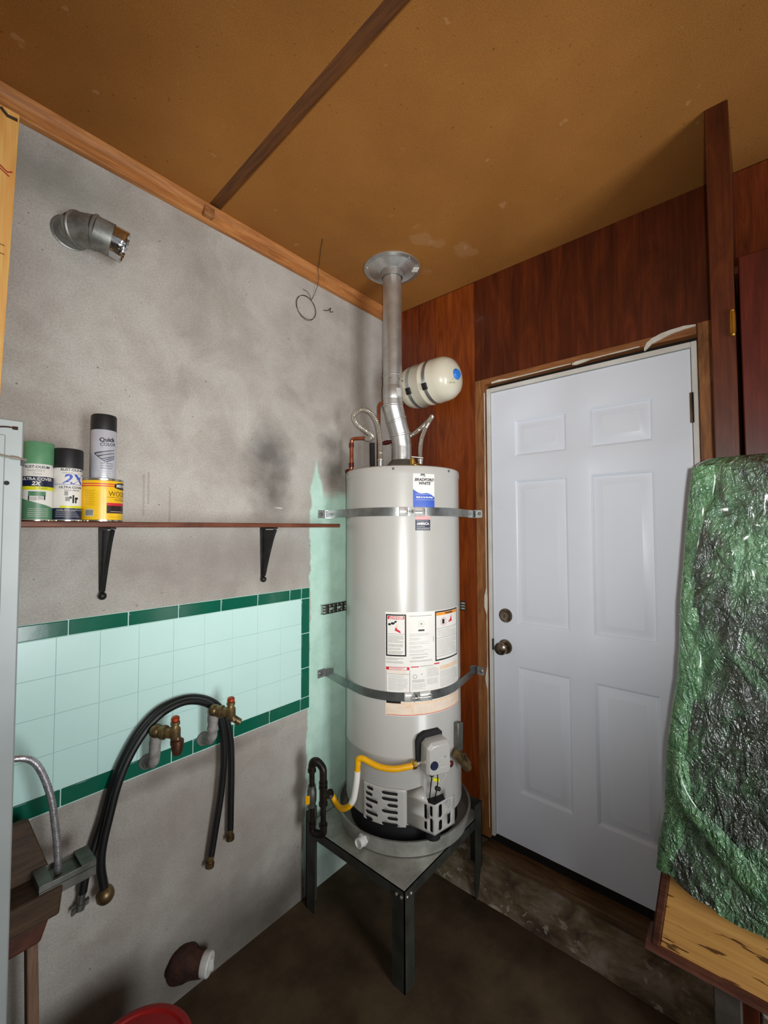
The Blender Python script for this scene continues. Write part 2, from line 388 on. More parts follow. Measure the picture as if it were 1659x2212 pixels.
    def text(s, mapf, body, size, u, v, w=0, align='CENTER', bold=0, shear=0, sx=1., m=0, rot=0.):
        s.cut(); vs, fs = text_geo(body, size, align, bold, shear)
        cr, sr = math.cos(rot), math.sin(rot)
        return s.add([mapf(u+x*sx*cr-y*sr, v+x*sx*sr+y*cr, w) for x, y in vs], fs, m)
    def build(s, name, mat, parent=None, smooth=35, bevel=0, seg=2, solid=0, loc=None, weld=False):
        cs = [c for c in s.cuts if 0 < c[0] < len(s.v)]
        if cs:                                  # pieces that stand apart become parts of their own
            b = [(0, 0)] + cs + [(len(s.v), len(s.f))]; out = None
            for (v0, f0), (v1, f1) in zip(b, b[1:]):
                if v1 == v0: continue
                q = MB(); q.v = s.v[v0:v1]; q.f = [tuple(i-v0 for i in t) for t in s.f[f0:f1]]; q.mi = s.mi[f0:f1]
                out = q.build(name, mat, parent, smooth, bevel, seg, solid, loc, weld)
            return out
        base = Vector(parent['_b']) if parent is not None else (Vector(loc) if loc is not None else None)
        if base is None:
            xs, ys, zs = zip(*s.v); base = Vector(((min(xs)+max(xs))/2, (min(ys)+max(ys))/2, min(zs)))
        me = bpy.data.meshes.new(name)
        me.from_pydata([(p[0]-base.x, p[1]-base.y, p[2]-base.z) for p in s.v], [], s.f)
        mats = mat if isinstance(mat, (list, tuple)) else [mat]
        for q in mats: me.materials.append(q)
        if len(mats) > 1: me.polygons.foreach_set('material_index', s.mi)
        me.validate(); me.update()
        if smooth:
            me.polygons.foreach_set('use_smooth', [True]*len(me.polygons))
            me.set_sharp_from_angle(angle=math.radians(smooth))
        o = bpy.data.objects.new(name, me); COL.objects.link(o)
        if parent is not None: o.parent = parent
        else: o.location = base
        o['_b'] = tuple(base)
        if weld:
            q = o.modifiers.new('weld', 'WELD'); q.merge_threshold = .00001
        if solid:
            q = o.modifiers.new('solid', 'SOLIDIFY'); q.thickness = solid; q.offset = -1
        if bevel:
            q = o.modifiers.new('bevel', 'BEVEL'); q.width = bevel; q.segments = seg; q.limit_method = 'ANGLE'; q.angle_limit = math.radians(40)
        return o
def text_geo(body, size, align='CENTER', bold=0, shear=0, _c={}):
    key = (body, size, align, bold, shear)
    if key not in _c:
        cu = bpy.data.curves.new('t', 'FONT'); cu.body = body; cu.size = size; cu.align_x = align; cu.align_y = 'CENTER'
        cu.offset = bold; cu.shear = shear; cu.resolution_u = 3; cu.fill_mode = 'FRONT'; cu.space_character = 1.0
        ob = bpy.data.objects.new('t', cu); COL.objects.link(ob)
        dg = bpy.context.evaluated_depsgraph_get(); dg.update()
        me = bpy.data.meshes.new_from_object(ob.evaluated_get(dg))
        _c[key] = ([(p.co.x, p.co.y) for p in me.vertices], [tuple(p.vertices) for p in me.polygons])
        bpy.data.objects.remove(ob); bpy.data.curves.remove(cu); bpy.data.meshes.remove(me)
    return _c[key]
def smoothpath(pts, step=.01):
    P = [Vector(p) for p in pts]; Q = [P[0]*2-P[1]] + P + [P[-1]*2-P[-2]]; out = []
    for i in range(1, len(Q)-2):
        a, b, c, d = Q[i-1:i+3]; n = max(2, int((c-b).length/step))
        for k in range(n):
            t = k/n
            out.append(.5*((2*b) + (c-a)*t + (2*a-5*b+4*c-d)*t*t + (3*b-a-3*c+d)*t**3))
    return out + [P[-1]]
def thing(name, label, cat, loc=(0, 0, 0), group=None):
    o = bpy.data.objects.new(name, None); COL.objects.link(o); o.location = loc; o['_b'] = tuple(loc)
    o.empty_display_size = .05
    return tag(o, label, cat, group)
def tag(o, label, cat, group=None):
    o['label'] = label; o['category'] = cat
    if group: o['group'] = group
    return o
def struct(o, label=None):
    o['kind'] = 'structure'
    if label: o['label'] = label
    return o
def cylmap(cx, cy, R, az0, z0):        # u to the right as seen from outside, v up, w outwards
    def fn(u, v, w=0):
        a = az0 + u/R
        return (cx + math.cos(a)*(R+w), cy + math.sin(a)*(R+w), z0+v)
    return fn
def frame(o, right, up, out):
    o, right, up, out = Vector(o), Vector(right), Vector(up), Vector(out)
    return lambda u, v, w=0: o + right*u + up*v + out*w

# ---------------------------------------------------------------- the room
CZ = 2.824
fl = struct(MB().box((-4.2, -4.8, -.1), (.4, .3, 0)).build('floor', M_FLOOR, loc=(0, 0, 0)), 'dark dirt-stained concrete garage floor')

# left wall: bare concrete with a tiled wainscot
wl = struct(MB().box((-4.2, 0, 0), (.03, .15, CZ)).build('wall_left', M_CONC, loc=(0, 0, 0)), 'bare grey concrete wall with mint tile band')
MB().box((-2.1, -.0022, .812), (-.593, .001, 1.350)).build('grout_bed', M_GROUT, wl)
T = .0011
def tile(x0, z0, x1, z1, mat, name):
    j = .0003 if mat is M_TILE else .0016
    hgt = .005 + random.uniform(-.0003, .0003)
    MB().box((x0+j, -hgt, z0+j), (x1-j, .0005, z1-j)).build(name, mat, wl, bevel=.0006 if mat is M_TILE else .002, seg=2)
px_ = .1112; zr = [.866, .9753, 1.0845, 1.1938, 1.303]
for i in range(12):
    for k in range(4): tile(-.640-px_*(i+1), zr[k], -.640-px_*i, zr[k+1], M_TILE, 'mint_tile')
for a, b in ((-2.0, -1.821), (-1.821, -1.661), (-1.661, -1.501), (-1.501, -1.340), (-1.340, -1.180), (-1.180, -1.021), (-1.021, -.862), (-.862, -.703), (-.703, -.640), (-.640, -.593)):
    tile(a, 1.303, b, 1.350, M_TRIMT, 'green_border_tile')
for a, b in ((-2.0, -1.83), (-1.83, -1.67), (-1.67, -1.51), (-1.51, -1.355), (-1.355, -1.197), (-1.197, -1.122), (-1.122, -.963), (-.963, -.803), (-.803, -.643), (-.643, -.593)):
    tile(a, .814, b, .866, M_TRIMT, 'green_border_tile')
for a, b in ((1.148, 1.303), (.995, 1.148), (.866, .995)):
    tile(-.640, a, -.593, b, M_TRIMT, 'green_border_tile')

# wood plate along the top of the concrete wall, with a small cove on it
tp = struct(MB().box((-4.2, -.022, 2.768), (-.02, 0, CZ)).build('trim_1', M_PLATE, loc=(0, 0, 0), bevel=.002), 'orange-brown wooden plate along the top of the concrete wall')
m = MB(); prof = [(-.022, 2.792), (-.030, 2.795), (-.036, 2.803), (-.040, 2.814), (-.041, CZ), (-.022, CZ)]
m.add([(-4.2, y, z) for y, z in prof] + [(-.02, y, z) for y, z in prof], [(i, i+1, 7+i, 6+i) for i in range(5)] + [(5, 4, 3, 2, 1, 0), tuple(range(6, 12))])
m.build('cove_strip', M_PLATE, tp)
m = MB(); m.box((-1.125, -.0445, 2.778), (-1.085, -.018, 2.812)); m.build('pale_chip', M_CASING_H, tp, bevel=.004)

# ceiling: dark backing with fibreboard sheets, one open joint
cl = struct(MB().box((-4.2, -4.8, CZ+.008), (.4, .3, CZ+.1)).build('ceiling', M_JOIST, loc=(0, 0, 0)), 'brown fibreboard ceiling')
sk = -.046/.95
def sheet(xa, xb, skew_a, skew_b):
    y0, y1 = 0.0, -4.8
    v = [(xa+(sk*-y1 if skew_a else 0), y1, CZ), (xb+(sk*-y1 if skew_b else 0), y1, CZ), (xb, y0, CZ), (xa, y0, CZ)]
    v = v + [(p[0], p[1], CZ+.009) for p in v]
    MB().hexa(v).build('ceiling_sheet', M_CEIL, cl, bevel=.002)
sheet(-4.2, -1.103, False, True); sheet(-1.060, .0, True, False)

# right wall: plywood panels over a backing, with the doorway
wr = struct(MB().box((.03, -4.8, 0), (.16, .03, CZ)).build('wall_right', M_GAP, loc=(0, 0, 0)), 'dark red mahogany plywood wall around the door')
def wpanel(y0, y1, z0, z1, mat, x0=0.0):
    MB().box((x0, y0, z0), (.03, y1, z1)).build('plywood_panel', mat, wr, bevel=.0015)
wpanel(0, -.2965, .21, CZ, M_PANEL_A); wpanel(-.2975, -.5595, .21, CZ, M_PANEL_B, .001)
wpanel(-.528, -1.47, 2.305, CZ, M_PANEL_C, -.003); wpanel(-1.43, -4.8, .26, CZ, M_PANEL_A, 0)

# concrete curb under the right wall
m = MB(); prof = [(.03, 0), (-.125, 0), (-.112, .05), (-.095, .115), (-.060, .128), (-.056, .150), (.03, .160)]
ny = 60; vs = []; fs = []
for i in range(ny+1):
    y = -4.8 + 4.8*i/ny
    for k, (x, z) in enumerate(prof):
        q = noise.noise(Vector((x*6, y*5, z*9)))*.012 if 1 <= k <= 5 else 0
        vs.append((x-q, y, max(0, z+q*.6)))
n = len(prof)
for i in range(ny):
    for k in range(n-1): fs.append((i*n+k, (i+1)*n+k, (i+1)*n+k+1, i*n+k+1))
m.add(vs, fs); curb = struct(m.build('trim_2', M_CURB, loc=(0, 0, 0), smooth=50), 'chipped concrete curb under the door wall')
# door casing
def board(name, a, b, mat, label):
    return struct(MB().box(a, b).build(name, mat, loc=(0, 0, 0), bevel=.002), label)
t3 = board('trim_3', (-.013, -.585, .20), (.03, -.531, 2.325), M_CASING, 'raw brown casing board left of the white door')
t4 = board('trim_4', (-.011, -1.405, 2.298), (.03, -.585, 2.326), M_CASING_H, 'raw brown head casing above the white door')
t5 = board('trim_5', (-.013, -1.452, .26), (.03, -1.407, 2.335), M_CASING, 'raw brown casing board right of the white door')
# torn caulk and chips along the casing
def ragged(pts, th, mat, parent, name):
    m = MB(); n_ = len(pts)
    vs = []
    for y, z, h in pts: vs += [(-.0135-th, y, z-h/2), (-.0135-th, y, z+h/2), (-.010, y, z+h/2), (-.010, y, z-h/2)]
    fs = []
    for i in range(n_-1):
        for k in range(4): fs.append((i*4+k, i*4+(k+1) % 4, (i+1)*4+(k+1) % 4, (i+1)*4+k))
    fs += [(3, 2, 1, 0), tuple((n_-1)*4+k for k in range(4))]
    m.add(vs, fs).build(name, mat, parent, smooth=60)
ragged([(-1.404, 2.327, .006), (-1.37, 2.329, .012), (-1.33, 2.325, .016), (-1.30, 2.318, .022), (-1.27, 2.308, .020), (-1.255, 2.296, .024), (-1.245, 2.284, .012)], .004, M_CAULK, t4, 'torn_caulk')
ragged([(-1.06+.0, 2.298, .004), (-1.03, 2.297, .012), (-1.0, 2.295, .014), (-.985, 2.294, .006)], .003, M_CAULK, t4, 'torn_caulk')
ragged([(-1.23, 2.300, .003), (-1.17, 2.299, .005), (-1.12, 2.299, .003), (-1.06, 2.298, .004)], .002, M_CAULK, t4, 'torn_caulk')
ragged([(-.98, 2.298, .003), (-.9, 2.298, .004), (-.82, 2.297, .003), (-.70, 2.297, .005), (-.66, 2.300, .010), (-.62, 2.298, .006)], .002, M_CAULK, t4, 'torn_caulk')
random.seed(3)
m = MB(); z = .25
pts = []
while z < 2.32:
    pts.append((z, random.uniform(.001, .0032) + (.010 if abs(z-1.27) < .05 or abs(z-.93) < .02 else 0))); z += random.uniform(.03, .07)
vs = []; fs = []
for z, w in pts: vs += [(-.016, -.5835-w*.2, z), (-.016, -.5835+w, z), (-.012, -.5835+w, z), (-.012, -.5835-w*.2, z)]
for i in range(len(pts)-1):
    for k in range(4): fs.append((i*4+k, i*4+(k+1) % 4, (i+1)*4+(k+1) % 4, (i+1)*4+k))
m.add(vs, fs).build('torn_caulk', M_CAULK, t3, smooth=60)

# the white six-panel door in its jamb
d1 = bpy.data.objects.new('door_1', None); COL.objects.link(d1); d1['_b'] = (0, -.995, .22); d1.location = d1['_b']; struct(d1, 'white six-panel door with bronze knob and deadbolt')
m = MB(); m.box((-.008, -.6055, .215), (.03, -.589, 2.276)); m.build('jamb', M_JAMB, d1, bevel=.002)
m = MB(); m.box((-.008, -1.404, .215), (.03, -1.3865, 2.276)); m.build('jamb', M_JAMB, d1, bevel=.002)
m = MB(); m.box((-.008, -1.3865, 2.257), (.03, -.6055, 2.276)); m.build('jamb', M_JAMB, d1, bevel=.002)
XF = .002
ys = [-1.3835, -1.265, -1.041, -.950, -.722, -.6085]; zs = [.226, .447, 1.0, 1.185, 1.832, 1.94, 2.106, 2.254]
m = MB()
for i in range(5):
    for k in range(7):
        y0, y1, z0, z1 = ys[i], ys[i+1], zs[k], zs[k+1]
        if i in (1, 3) and k in (1, 3, 5):
            loops = [(0, 0), (.003, .004), (.007, .006), (.010, .011), (.016, .011), (.044, .0015), (.046, .0015)]
            vs = []
            for ins, dp in loops:
                vs += [(XF+dp, y0+ins, z0+ins), (XF+dp, y1-ins, z0+ins), (XF+dp, y1-ins, z1-ins), (XF+dp, y0+ins, z1-ins)]
            fs = []
            for a in range(len(loops)-1):
                for c in range(4): fs.append((a*4+(c+1) % 4, a*4+c, (a+1)*4+c, (a+1)*4+(c+1) % 4))
            L = (len(loops)-1)*4; fs.append((L+3, L+2, L+1, L))
            m.add(vs, fs)
        else:
            m.add([(XF, y0, z0), (XF, y1, z0), (XF, y1, z1), (XF, y0, z1)], [(3, 2, 1, 0)])
m.add([(XF, ys[0], zs[0]), (XF, ys[-1], zs[0]), (XF, ys[-1], zs[-1]), (XF, ys[0], zs[-1]), (.03, ys[0], zs[0]), (.03, ys[-1], zs[0]), (.03, ys[-1], zs[-1]), (.03, ys[0], zs[-1])],
      [(0, 1, 5, 4), (1, 2, 6, 5), (2, 3, 7, 6), (3, 0, 4, 7)])
slab = m.build('door_slab', M_DOOR, d1, smooth=25, weld=True)
def rosette(yc, zc, r, name):
    m = MB(); m.lathe([(r, 0), (r, .004), (r*.92, .008), (r*.55, .010), (r*.5, .012)], (XF, yc, zc), (-1, 0, 0), 28); return m
rosette(-.668, 1.218, .032, 0).lathe([(.020, .008), (.022, .011), (.021, .016), (.0, .0165)], (XF, -.668, 1.218), (-1, 0, 0), 24).build('deadbolt', M_BRONZE, d1)
m = MB(); m.box((-.0155, -.6695, 1.210), (-.0142, -.6665, 1.226)); m.build('keyhole', M_BLACK, d1)
m = rosette(-.664, 1.077, .033, 0)
m.lathe([(.012, .008), (.012, .026), (.018, .032), (.026, .040), (.0285, .048), (.026, .056), (.016, .062), (0, .0635)], (XF, -.664, 1.077), (-1, 0, 0), 28); m.build('knob', M_BRONZE, d1)
m = MB(); m.box((-.0095, -.609, 1.055), (.0, -.604, 1.105)); m.build('latch_plate', M_BLKIRON, d1)
m = MB(); m.cyl((-.010, -1.385, 1.985), (-.010, -1.385, 2.092), .0065); m.box((-.0075, -1.39, 1.99), (.0, -1.38, 2.087)); m.build('hinge', M_BRONZE, d1)
m = MB(); m.cyl((-.010, -1.385, 1.20), (-.010, -1.385, 1.30), .0065); m.box((-.0075, -1.39, 1.205), (.0, -1.38, 1.295)); m.build('hinge', M_BRONZE, d1)
m = MB(); m.box((-.056, -1.46, .140), (.03, -.56, .172)); m.build('door_sill', M_SILL, d1, bevel=.004)

# closet at the far right: partition with a narrow stile, plinth and a hinged front
cb = thing('tall_closet', 'dark red built-in closet with narrow stile right of the white door', 'closet', (-.17, -2.0, 0))
MB().box((-.342, -1.519, .0), (-.003, -1.465, CZ-.001)).build('stile_partition', M_STILE, cb, bevel=.002)
MB().box((-.336, -2.6, .36), (-.316, -1.529, 2.365)).build('closet_door', M_CABDOOR, cb, bevel=.003)
MB().box((-.312, -2.6, 0), (-.003, -1.520, .35)).build('plinth', M_CURB, cb, bevel=.006)
MB().box((-.312, -2.6, 2.330), (-.003, -1.520, 2.350)).build('top_board', M_STILE, cb)
m = MB(); m.cyl((-.347, -1.513, 2.150), (-.347, -1.513, 2.212), .0065, 12); m.sphere((-.347, -1.513, 2.214), .006, 8); m.sphere((-.347, -1.513, 2.148), .006, 8)
m.box((-.3455, -1.520, 2.155), (-.342, -1.506, 2.207)); m.build('gold_hinge', M_GOLDH, cb)

# ---------------------------------------------------------------- water heater
TX, TY, TR = -.295, -.305, .258
wh = thing('water_heater', 'tall light grey gas water heater tank standing in the corner', 'water heater', (TX, TY, .35))
A = math.radians
m = MB(); m.lathe([(TR-.004, .448), (TR, .452), (TR, .70), (TR+.0012, .702), (TR+.0012, .712), (TR, .714), (TR, 1.842)], (TX, TY, 0), n=96); body = m.build('jacket', M_TANK, wh, smooth=40)
m = MB(); m.lathe([(TR+.002, 1.838), (TR+.0022, 1.862), (TR-.001, 1.870), (TR-.010, 1.8745), (TR-.03, 1.876), (0, 1.876)], (TX, TY, 0), n=96); m.build('top_cap', M_TANK, wh, smooth=40)
m = MB(); m.lathe([(TR-.02, .362), (TR-.02, .449)], (TX, TY, 0), n=64); m.build('base_ring', M_DARKIN, wh)
cm = cylmap(TX, TY, TR, 0, 0)
def at_az(az): return A(az)*TR
for az in (-149.3, -92.5, 150):
    a = A(az); m = MB(); m.lathe([(.0055, 0), (.005, .003), (.002, .0045)], (TX+math.cos(a)*(TR+.002), TY+math.sin(a)*(TR+.002), 1.858), (math.cos(a), math.sin(a), 0), 10); m.build('screw', M_GALVD, wh)
# upper brand label
U0, U1 = at_az(-131.8), at_az(-110.9); uw = U1-U0; uc = (U0+U1)/2
m = MB(); nu = 10
m.patch(cm, U0, 1.630+.07, U1, 1.851, .0008, nu, 4, 0)
# blue wave
vs = []; fs = []
for i in range(nu*2+1):
    s_ = i/(nu*2); top = 1.775 - .014*(1-math.cos(s_*PI)) - .006*math.sin(s_*2*PI)*1.6 - .004*s_
    vs += [cm(U0+uw*s_, 1.700, .0012), cm(U0+uw*s_, top, .0012)]
for i in range(nu*2): fs.append((2*i, 2*i+2, 2*i+3, 2*i+1))
m.add(vs, fs, 1)
for k, (a_, b_) in enumerate(((1.754, 1.7548), (1.732, 1.7328))): m.patch(cm, U0+uw*.1, a_, U1, b_, .0015, 6, 1, 0)
# emblem: a small dark horse-like block mark
for i, (dx, dz, w_, h_) in enumerate(((-.006, .004, .010, .007), (.003, .004, .009, .006), (-.009, -.002, .004, .007), (-.001, -.003, .003, .007), (.006, -.004, .003, .009), (.001, .0, .011, .004))):
    m.patch(cm, uc-.004+dx-w_/2, 1.834+dz-h_/2, uc-.004+dx+w_/2, 1.834+dz+h_/2, .0015, 1, 1, 2 if i != 5 else 3)
lb = m.build('brand_label', [M_PAPER, M_BLUE, M_NAVY, M_GREYP], body, smooth=60)
m = MB(); m.text(cm, 'BRADFORD', .0165, uc+.001, 1.8135, .0016, bold=.0006, shear=.25, sx=.98); m.text(cm, 'WHITE', .0165, uc+.001, 1.7985, .0016, bold=.0006, shear=.25, sx=1.0); m.build('lettering', M_BLACK, lb if False else body, smooth=0)
m = MB(); m.text(cm, 'Built to be the Best', .0092, uc+.002, 1.7425, .0016, bold=.0004); m.build('lettering', M_PAPER, body, smooth=0)
# america sticker under the strap
a0, a1 = at_az(-129.9), at_az(-115.6); aw = a1-a0
m = MB(); m.patch(cm, a0, 1.608, a1, 1.668, .0008, 6, 1, 0); m.patch(cm, a0, 1.651, a1, 1.668, .0011, 6, 1, 1)
for k in range(3): m.patch(cm, a0, 1.652+k*.005, a1, 1.6545+k*.005, .0014, 6, 1, 2)
for k, (v0, ww) in enumerate(((1.645, .8), (1.623, .55), (1.6165, .9), (1.612, .85))): m.patch(cm, a0+aw*.08, v0, a0+aw*(.08+ww), v0+.0018, .0014, 4, 1, 3)
m.build('flag_sticker', [M_NAVY, M_PAPER, M_RED, M_LGREYP], body, smooth=60)
m = MB(); m.text(cm, 'AMERICA', .0135, (a0+a1)/2, 1.6345, .0016, bold=.0006, sx=.93); m.build('lettering', M_PAPER, body, smooth=0)
# big instruction label
L0, L1 = at_az(-157.4), at_az(-76.0); D0, D1 = at_az(-156.8), at_az(-138.6); W0, W1 = at_az(-111.2), at_az(-78)
m = MB(); P = dict(paper=0, black=1, red=2, orange=3, grey=4, lgrey=5, peach=6)
pl = [M_PAPER, M_BLACK, M_RED, M_ORANGE, M_GREYP, M_LGREYP, M_PEACH]
m.patch(cm, L0, .872, L1, 1.281, .0008, 30, 1, 0)
def lines(u0, u1, v1, v0, n_, col, w=.0014, ind=.0, seed=1, hgt=.38):
    rr = random.Random(seed); st = (v1-v0)/n_
    for k in range(n_):
        e = u1 - (u1-u0)*(rr.random()*.35 if rr.random() < .4 else rr.random()*.06)
        m.patch(cm, u0+ind, v1-st*(k+.5)-st*hgt/2, e, v1-st*(k+.5)+st*hgt/2, w, max(2, int((e-u0)/.012)), 1, col)
def framebox(u0, v0, u1, v1, t_, col, w=.0011):
    nn = max(2, int((u1-u0)/.012))
    m.patch(cm, u0, v0, u1, v0+t_, w, nn, 1, col); m.patch(cm, u0, v1-t_, u1, v1, w, nn, 1, col)
    m.patch(cm, u0, v0, u0+t_, v1, w, 1, 1, col); m.patch(cm, u1-t_, v0, u1, v1, w, 1, 1, col)
# danger panel
framebox(D0, 1.106, D1, 1.272, .0055, 1)
m.patch(cm, D0+.0075, 1.2525, D1-.0075, 1.2645, .0012, 6, 1, 2)
m.patch(cm, D0+.006, 1.1935, D1-.006, 1.1945, .0012, 6, 1, 1)
for dx, dz, r_ in ((.015, 1.232, .006), (.026, 1.236, .006), (.034, 1.238, .004), (.040, 1.243, .005), (.030, 1.234, .004)):
    m.add([cm(D0+dx+r_*math.cos(q*PI/5), dz+r_*.8*math.sin(q*PI/5), .0013) for q in range(10)], [tuple(range(10))], 1)
m.add([cm(D0+u_, v_, .0013) for u_, v_ in ((.036, 1.208), (.060, 1.197), (.058, 1.206), (.046, 1.213), (.040, 1.222))], [(0, 1, 2, 3, 4)], 2)
m.add([cm(D0+u_, v_, .0012) for u_, v_ in ((.042, 1.215), (.050, 1.215), (.047, 1.232), (.042, 1.232))], [(0, 1, 2, 3)], 6)
for k, (v1, n_) in enumerate(((1.189, 4), (1.172, 3), (1.155, 3), (1.139, 2), (1.127, 3))): lines(D0+.009, D1-.010, v1, v1-n_*.0042, n_, 4, seed=k)
lines(D0, D1-.01, 1.100, 1.091, 2, 4, seed=9); lines(D0, D1-.012, 1.087, 1.078, 2, 4, seed=10)
# rating plate in the middle
R0, R1 = D1+.012, W0-.012; rc = (R0+R1)/2
lines(R0, R1, 1.268, 1.262, 1, 4, seed=11)
def ringp(uc_, vc_, r0, r1, col, n_=20):
    vs = []; fs = []
    for k in range(n_):
        c_, s2 = math.cos(2*PI*k/n_), math.sin(2*PI*k/n_); vs += [cm(uc_+r0*c_, vc_+r0*s2, .0013), cm(uc_+r1*c_, vc_+r1*s2, .0013)]
    for k in range(n_): fs.append((2*k, 2*((k+1) % n_), 2*((k+1) % n_)+1, 2*k+1))
    m.add(vs, fs, col)
def star(uc_, vc_, r, col):
    m.add([cm(uc_+(r if k % 2 == 0 else r*.42)*math.sin(k*PI/5), vc_+(r if k % 2 == 0 else r*.42)*math.cos(k*PI/5), .0014) for k in range(10)], [tuple(range(10))], col)
ringp(rc, 1.233, .0120, .0132, 5); star(rc, 1.233, .007, 4)
m.patch(cm, rc-.013, 1.204, rc+.013, 1.211, .0012, 4, 1, 1)
for k in range(5): lines(R0, R0+(R1-R0)*(.55 if k % 2 else .85), 1.196-k*.016, 1.184-k*.016, 3, 5, seed=20+k)
lines(R0, R1-.02, 1.116, 1.108, 1, 5, seed=31); lines(R0+.01, R1-.02, 1.104, 1.096, 2, 4, seed=32); lines(R0, R1, 1.090, 1.083, 2, 4, seed=33)
m.patch(cm, R1+.003, 1.158, R1+.0052, 1.178, .0012, 1, 1, 4)
# warning panel on the right
framebox(W0, 1.078, W1, 1.278, .0055, 1); m.patch(cm, W0+.006, 1.260, W1-.006, 1.272, .0012, 10, 1, 3)
m.patch(cm, W0+.006, 1.207, W1-.006, 1.208, .0012, 10, 1, 1); m.patch(cm, W0+.006, 1.168, W1-.006, 1.169, .0012, 10, 1, 1); m.patch(cm, W0+.006, 1.095, W1-.006, 1.096, .0012, 10, 1, 1)
ringp(W0+.045, 1.233, .0150, .0165, 2); m.patch(cm, W0+.037, 1.224, W0+.050, 1.243, .0013, 2, 1, 1)
m.add([cm(W0+u_, v_, .0013) for u_, v_ in ((.072, 1.226), (.100, 1.228), (.094, 1.255), (.088, 1.240))], [(0, 1, 2, 3)], 2)
lines(W0+.012, W1-.012, 1.203, 1.172, 7, 5, seed=41); lines(W0+.010, W1-.010, 1.164, 1.100, 14, 5, seed=42)
# lighting instructions below
m.patch(cm, D0, 1.052, D0+.012, 1.064, .0012, 2, 1, 2); m.patch(cm, D1+.002, 1.052, D1+.012, 1.064, .0012, 2, 1, 2)
m.patch(cm, D0+.012, 1.062, D1+.002, 1.064, .0012, 6, 1, 2); m.patch(cm, D0+.012, 1.052, D1+.002, 1.0535, .0012, 6, 1, 2)
lines(D0+.013, D1+.001, 1.0615, 1.0545, 2, 2, seed=49, hgt=.3)
m.patch(cm, D0+.004, 1.036, D1+.012, 1.037, .0012, 6, 1, 1); lines(D0+.006, D1, 1.050, 1.040, 2, 6, seed=50)
m.patch(cm, D0, .965, D0+.0012, 1.050, .0012, 1, 1, 1); m.patch(cm, D1+.0128, .965, D1+.014, 1.050, .0012, 1, 1, 1)
lines(D0+.010, D1+.006, 1.032, .972, 13, 5, seed=51)
Q0 = D1+.018
m.patch(cm, Q0, 1.062, Q0+.032, 1.066, .0012, 3, 1, 2); m.patch(cm, W0-.006, 1.066, W0+.020, 1.071, .0012, 3, 1, 2); lines(Q0+.036, W0-.010, 1.068, 1.062, 1, 4, seed=52)
ringp(Q0+.016, 1.026, .0065, .0085, 4); star(Q0+.044, 1.034, .004, 4)
lines(Q0+.004, Q0+.058, 1.014, 1.002, 3, 4, seed=53); lines(Q0+.004, Q0+.062, .998, .975, 6, 5, seed=54)
lines(Q0+.066, W0+.018, 1.058, 1.020, 10, 5, seed=55); lines(Q0+.066, W0+.012, 1.014, .990, 5, 5, seed=56)
m.patch(cm, W0+.024, 1.040, W1, 1.056, .0011, 8, 1, 6); lines(W0+.024, W1-.004, 1.036, .97, 14, 5, seed=57)
# strip below the lower strap
m.patch(cm, L0+.003, .874, L1, .926, .0011, 26, 1, 6); m.patch(cm, L0+.003, .921, L0+.062, .930, .0013, 8, 1, 1)
m.patch(cm, L0+.003, .8745, L1, .8765, .0014, 26, 1, 2)
lines(L0+.010, L0+.105, .916, .882, 5, 0, seed=60); lines(L0+.112, L1-.02, .916, .882, 6, 0, seed=61)
m.build('instruction_label', pl, body, smooth=60)
m = MB(); m.text(cm, 'DANGER', .0125, (D0+D1)/2+.005, 1.2585, .0016, bold=.0005)
m.add([cm(D0+u_, v_, .0016) for u_, v_ in ((.013, 1.2545), (.021, 1.2545), (.017, 1.2625))], [(0, 1, 2)])
m.build('lettering', M_PAPER, body, smooth=0)
m = MB(); m.text(cm, 'WARNING', .0105, (W0+W1)/2+.004, 1.266, .0016, bold=.0005); m.build('lettering', M_BLACK, body, smooth=0)

# burner access louvres
G0, G1 = at_az(-179.5), at_az(-142.8); holes = []
rows = [.457, .480, .505, .530, .553, .576]
for k, z in enumerate(rows):
    zz = z-.006
    if k % 2 == 0: spans = ((.006, .040), (.083, .148)) if k != 4 else ((.006, .066), (.105, .148))
    else: spans = ((.006, .066), (.105, .148))
    if k in (0, 4): spans = ((.008, .042), (.083, .148))
    if k in (1, 3): spans = ((.008, .066), (.106, .148))
    if k == 2: spans = ((.008, .042), (.083, .148))
    if k == 5: spans = ((.014, .046), (.083, .148))
    for a_, b_ in spans: holes.append((G0+a_, zz-.006, G0+b_, zz+.006))
m = MB(); m.patch(cm, G0, .450, G1, .586, .0006, 14, 1); m.build('louvre_shade_sheet', M_DARKIN, wh, smooth=60)  # dark sheet on the jacket, colour standing in for shade inside the slots
m = MB(); m.perf(cm, G0-.005, .447, G1+.014, .590, holes, .0042, .012); m.build('louvre_plate', M_TANK, wh, smooth=30, solid=.003, weld=True)

